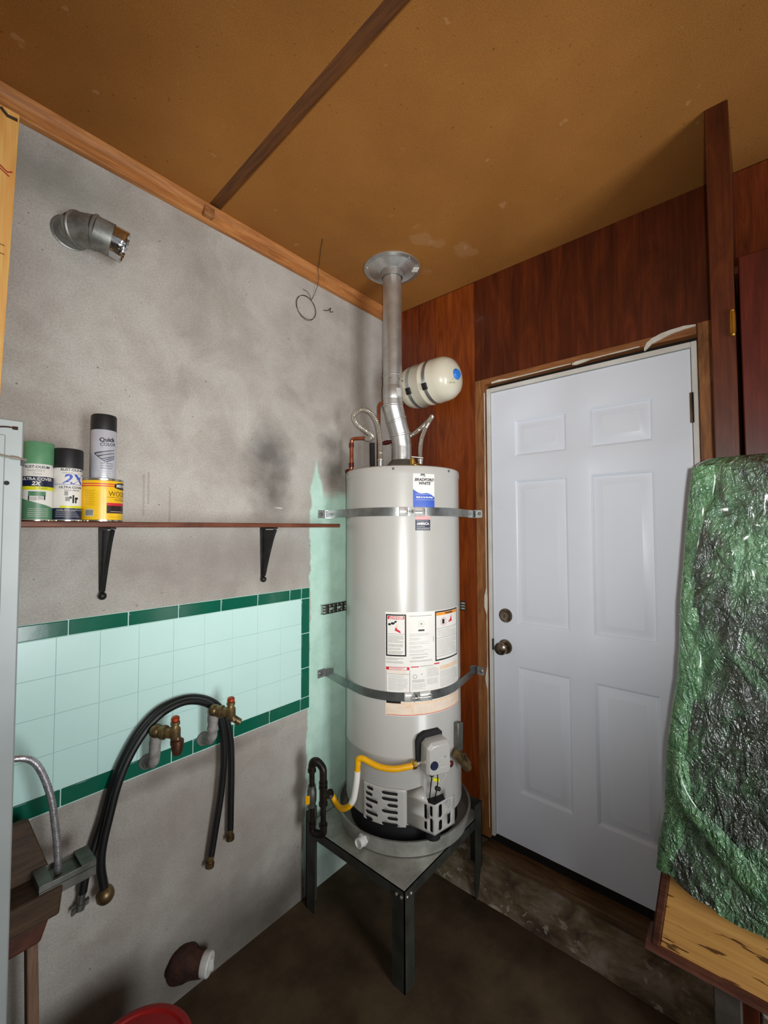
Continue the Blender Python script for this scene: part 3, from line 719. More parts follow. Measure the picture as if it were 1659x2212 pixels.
# V-shaped valve cover in front of the burner
def P3(az, R, z): a = A(az); return Vector((TX+math.cos(a)*R, TY+math.sin(a)*R, z))
E1, E2, E3 = P3(-138.5, TR+.002, 0), P3(-121.5, .340, 0), P3(-102.5, .318, 0)
def panel_map(a, b, out):
    d = b-a; L = d.length; d.normalize()
    return (lambda u, v, w=0: a + d*u + Vector((0, 0, v)) + out*w), L
o1 = Vector((-.75, -.66, 0)); mp1, Lp1 = panel_map(E1, E2, o1); mp2, Lp2 = panel_map(E2, E3, Vector((.0, -1, 0)))
m = MB(); ZA, ZC = .456, .568
h1 = [(Lp1-.044, .505, Lp1-.033, .560), (Lp1-.044, .466, Lp1-.033, .496), (Lp1-.020, .522, Lp1-.009, .560), (Lp1-.020, .464, Lp1-.009, .514)]
m.perf(mp1, 0, ZA, Lp1, ZC, h1)
h2 = [(Lp2*.20, .512, Lp2*.36, .560), (Lp2*.20, .464, Lp2*.36, .502), (Lp2*.62, .528, Lp2*.78, .562), (Lp2*.62, .468, Lp2*.78, .518)]
m.perf(mp2, 0, ZA, Lp2, ZC, h2)
Tk = [P3(-138.5, TR+.002, .585), P3(-125, TR+.002, .598)]
m.add([E1+Vector((0, 0, ZC)), E1+(E2-E1)*.78+Vector((0, 0, ZC)), Tk[1], Tk[0]], [(0, 1, 2, 3)])
m.build('valve_cover', M_TANK, wh, smooth=20, solid=.0016, weld=True)
m = MB(); m.lathe([(.030, .42), (.030, .53)], P3(-119, .292, 0), n=14); m.build('burner_tube', M_DARKIN, wh)
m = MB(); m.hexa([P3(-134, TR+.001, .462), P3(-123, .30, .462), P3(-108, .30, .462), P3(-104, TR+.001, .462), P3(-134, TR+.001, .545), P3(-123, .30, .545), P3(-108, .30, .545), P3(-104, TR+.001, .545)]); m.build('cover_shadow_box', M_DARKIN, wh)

# gas control valve
az = A(-117.5); nrm = Vector((math.cos(az), math.sin(az), 0)); tng = Vector((-math.sin(az), math.cos(az), 0)); UP = Vector((0, 0, 1))
gv = frame(Vector((TX, TY, .735)) + nrm*TR, tng, UP, nrm)
m = MB(); prof = [(-.052, -.055), (-.036, -.062), (.044, -.062), (.052, -.045), (.050, .052), (.040, .062), (-.030, .058), (-.048, .042)]
vs = [gv(u_, v_, .018) for u_, v_ in prof] + [gv(u_, v_, .066) for u_, v_ in prof] + [gv(u_*.86+.003, v_*.88-.004, .078) for u_, v_ in prof]
fs = [tuple(range(7, -1, -1)), tuple(range(16, 24))]
for a_ in (0, 8):
    for k in range(8): fs.append((a_+k, a_+(k+1) % 8, a_+8+(k+1) % 8, a_+8+k))
m.add(vs, fs); gvo = m.build('gas_valve', M_TANK, wh, smooth=25, bevel=.0025)
m = MB(); m.prism([(-.064, -.030), (-.066, .045), (-.056, .066), (-.03, .078), (.035, .080), (.046, .070), (.046, -.03)], gv, .018); m.build('foam_gasket', M_FABRICW, wh)
m = MB(); m.lathe([(.0165, 0), (.0165, .004), (.014, .007), (0, .007)], gv(-.022, -.022, .077), nrm, 20); m.build('dial', M_NAVY, gvo)
m = MB(); m.lathe([(.004, 0), (.004, .003), (0, .003)], gv(.026, .004, .077), nrm, 12); m.build('indicator', M_GREYP, gvo)
m = MB(); m.patch(gv, -.012, .0, .016, .004, .0795); m.cut().patch(gv, .000, -.035, .034, -.030, .0795); m.build('print', M_LGREYP, gvo)
m = MB()
for pts in ([(-.024, -.055, .062), (-.023, -.09, .055), (-.024, -.145, .045), (-.022, -.19, .03)], [(.0, -.055, .06), (.002, -.10, .06), (-.002, -.15, .05), (.0, -.18, .04)]):
    m.tube(smoothpath([gv(*p) for p in pts], .008), .0022, 6)
m.build('pilot_tube', M_BLKIRON, wh)
m = MB(); m.sphere(gv(.002, -.125, .052), .009, 8); m.sphere(gv(.012, -.13, .052), .008, 8); m.cut().lathe([(.009, 0), (.008, .014)], gv(-.024, -.068, .06), UP, 10); m.build('pilot_fitting', M_BLKIRON, wh)
m = MB(); m.obox(gv(-.004, -.088, .058), tng+UP*-.35, UP, nrm, .015, .006, .002); m.build('yellow_tag', M_LIME, wh)
m = MB(); m.tube(smoothpath([gv(.030, -.058, .06), gv(.034, -.075, .066), (gv(.026, -.09, .062)), gv(.016, -.105, .058)], .005), .0013, 6); m.build('red_lead', M_WHITEPL, wh)
# brass drain valve on the right side
az2 = A(-93); n2 = Vector((math.cos(az2), math.sin(az2), 0)); t2 = Vector((-math.sin(az2), math.cos(az2), 0))
dv = frame(Vector((TX, TY, .70)) + n2*TR, t2, UP, n2)
m = MB(); m.lathe([(.020, -.01), (.020, .012), (.014, .018), (.014, .05)], dv(.03, -.02, 0), n2, 16); m.cyl(dv(.03, -.02, .042), dv(.055, -.06, .050), .013, 14); m.cyl(dv(-.005, -.005, .03), dv(.052, -.075, .052), .016, 12); m.build('drain_valve', M_BRASS, wh)
m = MB(); m.prism([(-.012, -.055), (.026, -.06), (.03, .055), (-.008, .062)], frame(dv(.035, .045, .0), t2, UP, n2), .022); m.build('side_cover', M_GALVD, wh, bevel=.004)
m = MB(); m.lathe([(.012, 0), (.013, .006), (.009, .010)], dv(-.03, -.035, .02), n2, 12); m.build('drain_knob', M_COPPERD, wh)
# draft hood and the fittings on top
m = MB(); m.lathe([(.080, 1.888), (.080, 1.894), (.070, 1.906), (.054, 1.925), (.048, 1.932)], (TX, TY, 0), n=32)
for k in range(4):
    q = A(45+90*k); m.box((TX+math.cos(q)*.07-.006, TY+math.sin(q)*.07-.006, 1.874), (TX+math.cos(q)*.07+.006, TY+math.sin(q)*.07+.006, 1.892))
m.build('draft_hood', M_GALVD, wh)
for (x, y) in ((-.380, -.246), (-.250, -.376)):
    m = MB(); m.lathe([(.016, 1.873), (.016, 1.885), (.0115, 1.889), (.0115, 1.925), (.014, 1.926), (.014, 1.934)], (x, y, 0), n=14); m.build('water_nipple', M_GALV, wh)
m = MB(); m.lathe([(.016, 1.874), (.016, 1.895), (.012, 1.90), (.012, 1.925), (.006, 1.93)], (-.335, -.395, 0), n=14); m.cyl((-.335, -.395, 1.90), (-.275, -.435, 1.885), .012, 12); m.build('relief_valve', M_BRASSB, wh)
m = MB(); m.obox((-.322, -.413, 1.931), (.62, -.78, -.12), (.78, .62, 0), (0, 0, 1), .026, .006, .002); m.build('relief_lever', M_WHITEPL, wh, bevel=.001)

# drain pan and stand
dp = thing('drain_pan', 'round galvanised drain pan under the water heater', 'drain pan', (TX, TY, .347))
m = MB(); m.lathe([(0, .3485), (.284, .3485), (.290, .408), (.2965, .4095), (.2965, .412), (.287, .411), (.281, .3515), (0, .3515)], (TX, TY, 0), n=72, caps=False); m.build('pan', M_PAN, dp, smooth=30)
an = A(-176); nn = Vector((math.cos(an), math.sin(an), 0))
q = Vector((TX, TY, .378)) + nn*.285
m = MB(); m.lathe([(.024, .0), (.024, .010), (.017, .012)], q, nn, 6); m.lathe([(.019, .012), (.019, .032), (.016, .033), (.016, .020), (0, .020)], q, nn, 20); m.build('drain_fitting', M_WHITEPL, dp)
st = thing('heater_stand', 'dark steel stand with angle legs under the water heater', 'stand', (TX, TY, 0))
X0, X1, Y0, Y1, PZ = -.640, -.085, -.580, -.045, .345
m = MB(); m.box((X0, Y0, PZ-.0025), (X1, Y1, PZ)); m.build('platform', M_PAN, st)
for a_, b_ in (((X0, Y0), (X1, Y0+.003)), ((X0, Y1-.003), (X1, Y1)), ((X0, Y0), (X0+.003, Y1)), ((X1-.003, Y0), (X1, Y1))):
    MB().box((a_[0], a_[1], PZ-.040), (b_[0], b_[1], PZ)).build('frame_rail', M_STAND, st)
for x, sx in ((X0, 1), (X1, -1)):
    for y, sy in ((Y0, 1), (Y1, -1)):
        m = MB(); zt = PZ+.055 if (x, y) != (X0, Y0) else PZ-.003; m.box((x-.001*sx, y-.001*sy, 0), (x+.056*sx, y+.003*sy, zt)); m.box((x-.001*sx, y-.001*sy, 0), (x+.003*sx, y+.056*sy, zt)); m.build('leg', M_STAND, st)
for (x, y, n_) in ((X0+.012, Y0-.001, (0, -1, 0)), (X0+.034, Y0-.001, (0, -1, 0)), (X0-.001, Y0+.012, (-1, 0, 0)), (X0-.001, Y0+.034, (-1, 0, 0))):
    m = MB(); m.lathe([(.006, 0), (.006, .004), (.003, .006)], (x, y, PZ-.022), n_, 8); m.build('bolt', M_GALV, st)

# seismic straps
def strap(zc, label, tension_az, name='seismic_strap'):
    t = thing(name, label, 'strap', (TX, TY, zc), 'seismic straps round the water heater')
    R = TR+.0035; c = Vector((TX, TY))
    def tang(p, side):
        d = Vector(p)-c; L = d.length; b = math.atan2(d.y, d.x); al = math.acos(R/L); return b + side*al
    aL, aR = (-.500, -.004), (-.004, -.520)
    tl_, tr_ = tang(aL, 1), tang(aR, -1)
    if tl_ < 0: tl_ += 2*PI
    while tr_ < tl_: tr_ += 2*PI
    pts = [aL]+[(aL[0]+(TX+R*math.cos(tl_)-aL[0])*k/4, aL[1]+(TY+R*math.sin(tl_)-aL[1])*k/4) for k in (1, 2, 3)]
    n_ = 48
    pts += [(TX+R*math.cos(tl_+(tr_-tl_)*k/n_), TY+R*math.sin(tl_+(tr_-tl_)*k/n_)) for k in range(n_+1)]
    e = pts[-1]
    pts += [(e[0]+(aR[0]-e[0])*k/4, e[1]+(aR[1]-e[1])*k/4) for k in (1, 2, 3, 4)]
    m = MB(); m.ribbon(pts, zc-.0175, zc+.0175, .0016); m.build('band', M_BAND, t, smooth=50)
    m = MB(); m.ribbon([(-.545, -.004), (-.505, -.004), (-.498, -.012), (-.470, -.030)], zc-.0185, zc+.0185, .003); m.build('anchor_tab', M_STRAP, t, smooth=30)
    m = MB(); m.ribbon([(-.016, -.566), (-.016, -.531), (-.006, -.521), (-.012, -.515), (-.035, -.500)], zc-.0185, zc+.0185, .003); m.build('anchor_tab', M_STRAP, t, smooth=30)
    m = MB(); m.lathe([(.008, 0), (.008, .005), (.004, .007)], (-.530, -.005, zc), (0, -1, 0), 6).cut(); m.lathe([(.008, 0), (.008, .005), (.004, .007)], (-.017, -.552, zc), (-1, 0, 0), 6); m.build('lag_screw', M_GALVD, t)
    cmz = cylmap(TX, TY, R, 0, zc)
    ua = A(tension_az)*R
    for u0_, u1_ in ((ua-.062, ua-.026), (ua+.000, ua+.046)):
        m = MB(); m.patch(cmz, u0_, -.0185, u1_, .0185, .0022, 6, 1); m.build('clamp_plate', M_CLAMP, t, smooth=60, solid=.0012)
    a_ = (ua-.024)/R; b_ = (ua+.040)/R
    p0 = Vector((TX+math.cos(a_)*(R+.014), TY+math.sin(a_)*(R+.014), zc)); p1 = Vector((TX+math.cos(b_)*(R+.014), TY+math.sin(b_)*(R+.014), zc))
    d = (p1-p0).normalized()
    m = MB(); m.cyl(p0-d*.008, p1, .0032, 10)
    for s_ in (-.004, .012): m.lathe([(.0085, 0), (.0085, .006)], p0+d*s_, d, 6)
    m.build('tension_bolt', M_GALV, t)
    m = MB()
    for uu in (ua-.026, ua+.040): m.cut().hexa([cmz(uu-.001, -.012, .0), cmz(uu+.002, -.012, 0), cmz(uu+.002, -.012, .022), cmz(uu-.001, -.012, .022), cmz(uu-.001, .012, 0), cmz(uu+.002, .012, 0), cmz(uu+.002, .012, .022), cmz(uu-.001, .012, .022)])
    m.build('clamp_ear', M_STRAP, t)
    m = MB()
    for k in range(3): m.patch(cmz, ua+.054+k*.010, -.008, ua+.056+k*.010, .008, .0012)
    m.build('punched_slot', M_PAPER if False else M_GALVD, t)
    return t
strap(1.684, 'upper zinc seismic strap across the brand label of the water heater', -131)
strap(.948, 'lower zinc seismic strap across the instruction label of the water heater', -127)

# unistrut channel pieces
us = thing('strut_channel', 'grey slotted strut channel bolted to the mint wall left of the tank', 'strut', (-.32, -.012, 1.24), 'strut channels behind the tank')
holes = [(.035+k*.05, -.006, .060+k*.05, .006) for k in range(7)]
fm = frame((-.527, -.022, 1.24), (1, 0, 0), (0, 0, 1), (0, -1, 0))
m = MB(); m.perf(fm, 0, -.021, .40, .021, holes, 0); m.build('channel_face', M_GALVD, us, solid=.002)
m = MB(); m.box((-.527, -.022, 1.219), (-.127, -.001, 1.221)); m.box((-.527, -.022, 1.259), (-.127, -.001, 1.261)); m.build('channel_flange', M_GALVD, us)
us = thing('strut_channel', 'grey strut channel end on the red plywood right of the tank', 'strut', (-.012, -.3, 1.24), 'strut channels behind the tank')
fm = frame((-.022, -.10, 1.24), (0, -1, 0), (0, 0, 1), (-1, 0, 0)); m = MB(); m.perf(fm, 0, -.021, .37, .021, holes[:6], 0); m.build('channel_face', M_GALVD, us, solid=.002)
m = MB(); m.box((-.022, -.47, 1.219), (-.001, -.10, 1.221)); m.box((-.022, -.47, 1.259), (-.001, -.10, 1.261)); m.build('channel_flange', M_GALVD, us)

# ---------------------------------------------------------------- flue
vt = thing('vent_pipe', 'galvanised vent pipe rising from the water heater to the ceiling', 'vent pipe', (TX, TY, 1.93))
VR = .0435
VX, VY = -.350, -.295
m = MB(); m.tube([(TX, TY, 1.928), (TX-.001, TY, 2.005)], VR+.001, 32); m.build('collar', M_GALV, vt)
path = [(TX-.001, TY, 2.002), (TX-.010, TY+.002, 2.052), (TX-.033, TY+.006, 2.118), (VX+.002, VY, 2.182), (VX, VY, 2.232)]
for a_, b_ in zip(path, path[1:]):
    a_, b_ = Vector(a_), Vector(b_); e = (b_-a_).normalized()*.006
    m = MB(); m.tube([a_-e, b_+e], VR+.0015, 32, caps=False); m.build('elbow_gore', M_GALV, vt)
for p_, d_ in ((path[1], (-.25, .05, 1)), (path[2], (-.40, .08, 1)), (path[3], (-.15, .0, 1))):
    m = MB(); m.lathe([(VR+.001, -.006), (VR+.0045, -.003), (VR+.0045, .003), (VR+.001, .006)], p_, d_, 32, caps=False); m.build('bead', M_GALV, vt)
m = MB(); m.lathe([(VR, 2.225), (VR, 2.79), (VR, 2.815)], (VX, VY, 0), n=36, caps=False); m.build('straight_pipe', M_GALV, vt)
m = MB(); m.lathe([(VR+.001, 2.205), (VR+.0022, 2.208), (VR+.0022, 2.262), (VR+.001, 2.266)], (VX, VY, 0), n=36, caps=False); m.build('joint_band', M_GALV, vt)
m = MB(); m.lathe([(VR+.001, 2.312), (VR+.003, 2.315), (VR+.001, 2.318)], (VX, VY, 0), n=36, caps=False); m.build('bead', M_GALV, vt)
cmv = cylmap(VX, VY, VR+.0022, 0, 0)
m = MB(); u_ = A(-125)*VR; m.patch(cmv, u_, 2.212, u_+.03, 2.250, .0008, 4, 1); m.build('pipe_label', M_LGREYP, vt, smooth=60)
for q in (A(-150), A(-100), A(-60)):
    m = MB(); m.sphere((VX+math.cos(q)*(VR+.003), VY+math.sin(q)*(VR+.003), 2.292), .004, 8); m.build('rivet', M_GALVD, vt)
prof = [(VR+.004, 2.776), (VR+.006, 2.776), (VR+.008, 2.800)]
r_ = VR+.010
for k in range(6):
    prof += [(r_, 2.806+k*.002), (r_+.004, 2.806+k*.002-.003), (r_+.008, 2.806+k*.002)]; r_ += .010
prof += [(.122, 2.8175), (.130, 2.818), (.131, CZ-.0005)]
m = MB(); m.lathe(prof, (VX, VY, 0), n=56, caps=False); fg = m.build('ceiling_flange', M_GALV, vt, smooth=20)
m = MB(); m.obox((VX+.062, VY-.088, 2.8115), (.8, -.6, .1), (.6, .8, 0), (0, 0, 1), .014, .017, .001); m.build('torn_sticker', M_PAPER, vt)
for q in (20, 140, 260):
    m = MB(); m.sphere((VX+math.cos(A(q))*.118, VY+math.sin(A(q))*.118, 2.8155), .004, 8); m.build('screw', M_GALV, vt)

# ---------------------------------------------------------------- water lines over the tank
def flexline(pts, r=.0118, pitch=.0085):
    P = smoothpath(pts, pitch/2); rr = [r if i % 2 else r*.80 for i in range(len(P))]
    m = MB(); m.tube(P, rr, 14); return m
fx = thing('flexible_connector', 'corrugated steel water line looping left of the vent pipe', 'water line', (-.380, -.246, 1.93), 'corrugated water lines on top of the tank')
flexline([(-.380, -.246, 1.932), (-.381, -.247, 1.97), (-.384, -.246, 2.03), (-.394, -.239, 2.097), (-.414, -.219, 2.146), (-.438, -.193, 2.163), (-.458, -.170, 2.152), (-.466, -.160, 2.124), (-.452, -.174, 2.090), (-.428, -.200, 2.064), (-.410, -.220, 2.046), (-.406, -.222, 2.034), (-.412, -.210, 2.028)]).build('corrugated_tube', M_CHROME, fx, smooth=50)
m = MB(); m.lathe([(.0135, 0), (.0135, .018), (.011, .020), (.011, .028)], (-.408, -.214, 2.028), (-.35, .9, .15), 6); m.build('union_nut', M_GALV, fx)
fx = thing('flexible_connector', 'corrugated steel water line bent sharply right of the vent pipe', 'water line', (-.250, -.376, 1.93), 'corrugated water lines on top of the tank')
flexline([(-.250, -.376, 1.932), (-.250, -.377, 1.98), (-.246, -.382, 2.03), (-.236, -.398, 2.08), (-.222, -.416, 2.122), (-.216, -.421, 2.134), (-.206, -.405, 2.128), (-.195, -.360, 2.108), (-.205, -.328, 2.082), (-.222, -.300, 2.060), (-.235, -.255, 2.040), (-.235, -.20, 2.02)], .0112).build('corrugated_tube', M_CHROME, fx, smooth=50)
cp = thing('copper_pipe', 'copper supply pipe elbowing down beside the tank left edge', 'pipe', (-.424, -.104, 1.88), 'copper pipes behind the tank')
m = MB(); m.tube(smoothpath([(-.412, -.198, 2.032), (-.418, -.150, 2.038), (-.422, -.118, 2.040), (-.4245, -.108, 2.036), (-.4255, -.1045, 2.024), (-.4255, -.104, 1.99), (-.4255, -.104, 1.905), (-.4255, -.100, 1.893), (-.4255, -.092, 1.888), (-.4255, -.078, 1.888)], .008), .0085, 14); m.build('tube', M_COPPER, cp, smooth=60)
m = MB(); m.lathe([(.011, 0), (.011, .022)], (-.4255, -.1035, 1.905), (0, 0, 1), 14); m.cut().lathe([(.011, 0), (.0125, .008), (.011, .016), (0, .018)], (-.4255, -.088, 1.888), (0, 1, 0), 14); m.cut().lathe([(.011, 0), (.011, .02)], (-.4255, -.104, 2.0), (0, 0, 1), 14); m.build('solder_joint', M_COPPERD, cp)
cp = thing('copper_pipe', 'copper riser standing behind the vent pipe elbow', 'pipe', (-.285, -.152, 1.95), 'copper pipes behind the tank')
m = MB(); m.tube(smoothpath([(-.2855, -.151, 1.8765), (-.2855, -.151, 1.975), (-.287, -.153, 2.06), (-.288, -.155, 2.195), (-.286, -.158, 2.222), (-.276, -.168, 2.234), (-.25, -.185, 2.238), (-.15, -.205, 2.240)], .008), .0085, 14); m.build('tube', M_COPPER, cp, smooth=60)
m = MB(); m.tube([(-.308, -.132, 1.895), (-.309, -.130, 2.035)], .012, 12); m.build('foam_sleeve', M_FABRICW, cp)
m = MB(); m.tube([(-.287, -.153, 2.03), (-.215, -.21, 2.05)], .0085, 12); m.lathe([(.011, -.012), (.011, .012)], (-.255, -.178, 2.039), (.72, -.57, .2), 12); m.build('branch', M_COPPERD, cp)

# expansion tank on the wall
ep = Vector((-.140, -.200, 2.318)); ed = Vector((0, -1, .03)).normalized()
et = thing('expansion_tank', 'small cream expansion tank strapped to the plywood wall beside the vent pipe', 'expansion tank', ep)
prof = [(0, 0), (.045, .003), (.078, .016), (.098, .042), (.104, .072), (.104, .151), (.1052, .153), (.1052, .157), (.104, .159), (.104, .235), (.099, .265), (.082, .292), (.052, .308), (.020, .313), (0, .3135)]
m = MB(); m.lathe(prof, ep, ed, 48); eb = m.build('shell', M_CREAM, et, smooth=40)
for h in (.095, .190):
    m = MB(); m.lathe([(.1042, h-.009), (.1062, h-.009), (.1062, h+.009), (.1042, h+.009)], ep, ed, 48, caps=False); m.build('strap_band', M_STRAP, et, smooth=30)
    q = ep + ed*h; fr = (Vector((-1, 0, .0))*.86 + Vector((0, .1, 1))*-.42).normalized()
    m = MB(); m.obox(q+fr*.110, ed, fr.cross(ed), fr, .012, .016, .006); m.build('strap_buckle', M_BLKIRON, et, bevel=.002)
    m = MB(); m.obox(q+Vector((.120, 0, .0)), ed, (1, 0, 0), (0, 0, 1), .012, .019, .03); m.build('wall_bracket', M_GALVD, et)
m = MB(); ang = (Vector((-1, 0, .1))).normalized(); q = ep + ed*.3115 + ang*.010
m.lathe([(.026, -.002), (.026, .004), (.020, .012), (.0, .014)], q, (ed+ang*.12), 9); m.build('air_cap', M_BLUETAPE, et)
e2_ = ed.cross(Vector((1, 0, 0))).normalized()
tm = frame(ep + ed*.304 + Vector((-1, 0, -.75)).normalized()*.055, Vector((.72, -.69, 0)), Vector((.25, .3, .92)), Vector((-.75, -.55, -.4)).normalized())
m = MB()
for u_, v_, du, dv in ((-.022, .010, .001, .012), (-.014, .010, .004, .001), (-.011, .004, .001, .007), (-.002, .003, .001, .012), (.002, .010, .005, .001), (.004, .003, .004, .001), (.012, .006, .001, .008), (-.020, -.014, .001, .010), (-.010, -.016, .005, .001), (-.002, -.018, .001, .010), (.006, -.014, .004, .001), (.012, -.018, .001, .009), (.015, -.016, .004, .001)):
    m.patch(tm, u_, v_, u_+du+.0012, v_+dv+.0012, .004)
q = m.build('marker_scrawl', mp('green_marker', '7f9a62', None, 10, .6), et, smooth=0); q['kind'] = 'stuff'

# ---------------------------------------------------------------- gas line
gp = thing('gas_pipe', 'black iron gas pipe loop with drip leg beside the stand', 'gas pipe', (-.665, -.145, .33))
PR = .0112
def pipe(m, a_, b_): m.tube([a_, b_], PR, 14)
p1, p2 = (-.672, -.118), (-.657, -.172)
m = MB(); pipe(m, (*p1, .375), (*p1, .625)); m.build('riser', M_IRON, gp)
m = MB(); pipe(m, (*p2, .40), (*p2, .590)); m.build('drop', M_IRON, gp)
m = MB(); P = smoothpath([(*p1, .610), (*p1, .632), (p1[0]+.002, p1[1]-.006, .648), (p1[0]+.006, p1[1]-.022, .654), (p2[0]-.003, p2[1]+.016, .644), (p2[0], p2[1]+.002, .628), (*p2, .60), (*p2, .575)], .005)
m.tube(P, .0150, 14); m.lathe([(.0175, 0), (.0175, .012)], (*p1, .606), (0, 0, 1), 16); m.lathe([(.0175, 0), (.0175, .012)], (*p2, .568), (0, 0, 1), 16)
m.lathe([(.0172, 0), (.0172, .010)], (p1[0]+.004, p1[1]-.018, .651), (.25, -.9, .1), 16); m.build('elbow', M_IRON, gp, smooth=60)
m = MB(); m.lathe([(.0178, .485), (.0178, .497), (.0155, .499), (.0155, .549), (.0178, .551), (.0178, .562)], (*p2, 0), n=16)
tdir = Vector((.80, -.05, -.20)); m.lathe([(.0155, .0), (.0155, .03), (.018, .031), (.018, .042)], (*p2, .524), tdir, 16); m.build('tee', M_IRON, gp)
m = MB(); P = smoothpath([(*p1, .40), (*p1, .372), (p1[0]+.003, p1[1]-.010, .362), (p2[0]-.003, p2[1]+.014, .366), (*p2, .376), (*p2, .41)], .005); m.tube(P, .0150, 14)
m.lathe([(.0178, 0), (.0178, .010)], (*p1, .392), (0, 0, 1), 16); m.lathe([(.0178, 0), (.0178, .010)], (*p2, .402), (0, 0, 1), 16); m.build('elbow', M_IRON, gp, smooth=60)
m = MB(); m.lathe([(.0165, .465), (.0165, .480), (.0195, .488), (.0195, .530), (.0165, .538), (.0165, .552)], (*p1, 0), n=12); m.build('shutoff_body', M_GALVD, gp)
m = MB(); m.obox((p1[0]-.026, p1[1]-.004, .504), (0, 0, 1), (1, -1, 0), (1, 1, 0), .017, .009, .004); m.build('shutoff_handle', M_YEL, gp, bevel=.003)
gc = thing('gas_connector', 'yellow coated flexible gas connector bent up the front of the tank', 'gas line', (-.61, -.3, .465))
def toY(p): return p
GP = [(-.625, -.172, .517), (-.612, -.180, .502), (-.609, -.196, .482), (-.617, -.239, .480), (-.618, -.282, .507), (-.614, -.305, .545), (-.610, -.316, .609), (-.608, -.322, .680), (-.607, -.325, .703), (-.599, -.343, .706), (-.590, -.366, .698), (-.574, -.407, .687), (-.546, -.455, .684), (-.511, -.496, .692), (-.490, -.510, .695)]
P = smoothpath(GP, .006)
rr = [.0118 if i % 2 else .0113 for i in range(len(P))]
m = MB(); m.tube(P, rr, 14); m.build('coated_tube', M_YEL, gc, smooth=60)
m = MB(); m.tube(smoothpath([(-.6165, -.2945, .525), (-.614, -.305, .545), (-.610, -.316, .609), (-.6085, -.320, .655)], .01), .0126, 14); m.build('paper_tag', M_PAPER, gc, smooth=60)
m = MB(); d = Vector((.025, -.011, .002)); q = Vector((-.497, -.505, .6945)); m.lathe([(.0125, 0), (.0165, .004), (.0165, .018), (.013, .022)], q, d, 6); m.build('flare_nut', M_BRASSB, gc)
m = MB(); m.lathe([(.012, 0), (.012, .030), (.015, .031), (.015, .045)], q+d.normalized()*.02, d, 12); m.build('adapter', M_GALV, gc)
m = MB(); m.lathe([(.0165, 0), (.0165, .016), (.012, .020)], (-.632, -.1735, .5175), (.8, -.25, -.45), 6); m.build('flare_nut', M_GALVD, gc)

# ---------------------------------------------------------------- shelf and cans
sh = thing('wall_shelf', 'brown wooden wall shelf on two black iron brackets', 'shelf', (-1.1, -.07, 1.62))
MB().box((-1.690, -.142, 1.622), (-.534, -.001, 1.6375)).build('board', M_SHELF, sh, bevel=.0025)
def bracket(xc):
    m = MB()
    m.hexa([(xc-.007, -.007, 1.412), (xc+.007, -.007, 1.412), (xc+.007, -.001, 1.412), (xc-.007, -.001, 1.412), (xc-.012, -.007, 1.6215), (xc+.012, -.007, 1.6215), (xc+.012, -.001, 1.6215), (xc-.012, -.001, 1.6215)])
    m.hexa([(xc-.008, -.098, 1.6155), (xc+.008, -.098, 1.6155), (xc+.012, -.001, 1.6155), (xc-.012, -.001, 1.6155), (xc-.008, -.098, 1.6218), (xc+.008, -.098, 1.6218), (xc+.012, -.001, 1.6218), (xc-.012, -.001, 1.6218)])
    P = smoothpath([(xc, -.092, 1.612), (xc, -.072, 1.575), (xc, -.042, 1.50), (xc, -.016, 1.425)], .02)
    m.tube(P, .007, 8)
    m.hexa([(xc-.002, -.016, 1.425), (xc+.002, -.016, 1.425), (xc+.002, -.004, 1.425), (xc-.002, -.004, 1.425), (xc-.002, -.088, 1.612), (xc+.002, -.088, 1.612), (xc+.002, -.004, 1.612), (xc-.002, -.004, 1.612)])
    m.sphere((xc, -.012, 1.410), .0125, 12)
    return m
for xc in (-1.418, -.842): bracket(xc).build('bracket', M_BLKIRON, sh, smooth=40, bevel=.0012)

def can_frame(x, y, z0, R, az): return cylmap(x, y, R, A(az), z0)
def spray_can(x, y, z0, R, name, label, capm, bodym, hb=.150, hc=.050, rc=None):
    t = thing(name, label, 'spray can', (x, y, z0), 'spray cans on the shelf')
    rc = rc or R+.0008
    m = MB(); m.lathe([(R-.003, 0), (R, .001), (R, .004), (R-.0012, .005), (R-.0012, hb-.006), (R-.004, hb)], (x, y, z0), n=48); b = m.build('can_body', [bodym], t, smooth=40)
    m = MB(); m.lathe([(R-.0026, 0), (R+.0004, .0008), (R+.0004, .0035), (R-.001, .0045)], (x, y, z0), n=48); m.build('tin_rim', M_STEELCAN, t)
    m = MB(); m.lathe([(rc, hb-.004), (rc, hb+hc-.004), (rc-.002, hb+hc), (rc-.006, hb+hc), (rc-.0065, hb+hc-.003), (0, hb+hc-.003)], (x, y, z0), n=48); m.build('cap', capm, t, smooth=40)
    return t, b
# black cap, white and navy print
x, y, z0, R = -1.5335, -.098, 1.6378, .0345
t, b = spray_can(x, y, z0, R, 'spray_can', 'white and navy spray can with black cap standing on the shelf', M_BLKPL, M_PAPER)
f_ = can_frame(x, y, z0, R-.0012, -100)
m = MB(); m.patch(f_, -.10, .005, .10, .036, .0004, 40, 1, 0); m.patch(f_, -.018, .0365, .09, .0425, .0005, 20, 1, 1)
m.patch(f_, -.035, .1002, .09, .1014, .0005, 20, 1, 2)
for k, (u_, v_, w_, h_) in enumerate(((-.008, .070, .008, .012), (-.006, .055, .010, .012), (.003, .062, .005, .006), (.010, .050, .004, .022), (.0165, .050, .004, .012), (.016, .060, .008, .006))): m.patch(f_, u_, v_, u_+w_, v_+h_, .0006, 2, 1, 3 if k in (0, 1) else 4)
for k in range(4): m.patch(f_, -.03, .012+k*.005, .03-.004*k, .0135+k*.005, .0006, 8, 1, 3)
m.build('label_print', [M_NAVY, M_LIME, M_BLUE, M_GREYP, M_BLACK], b, smooth=60)
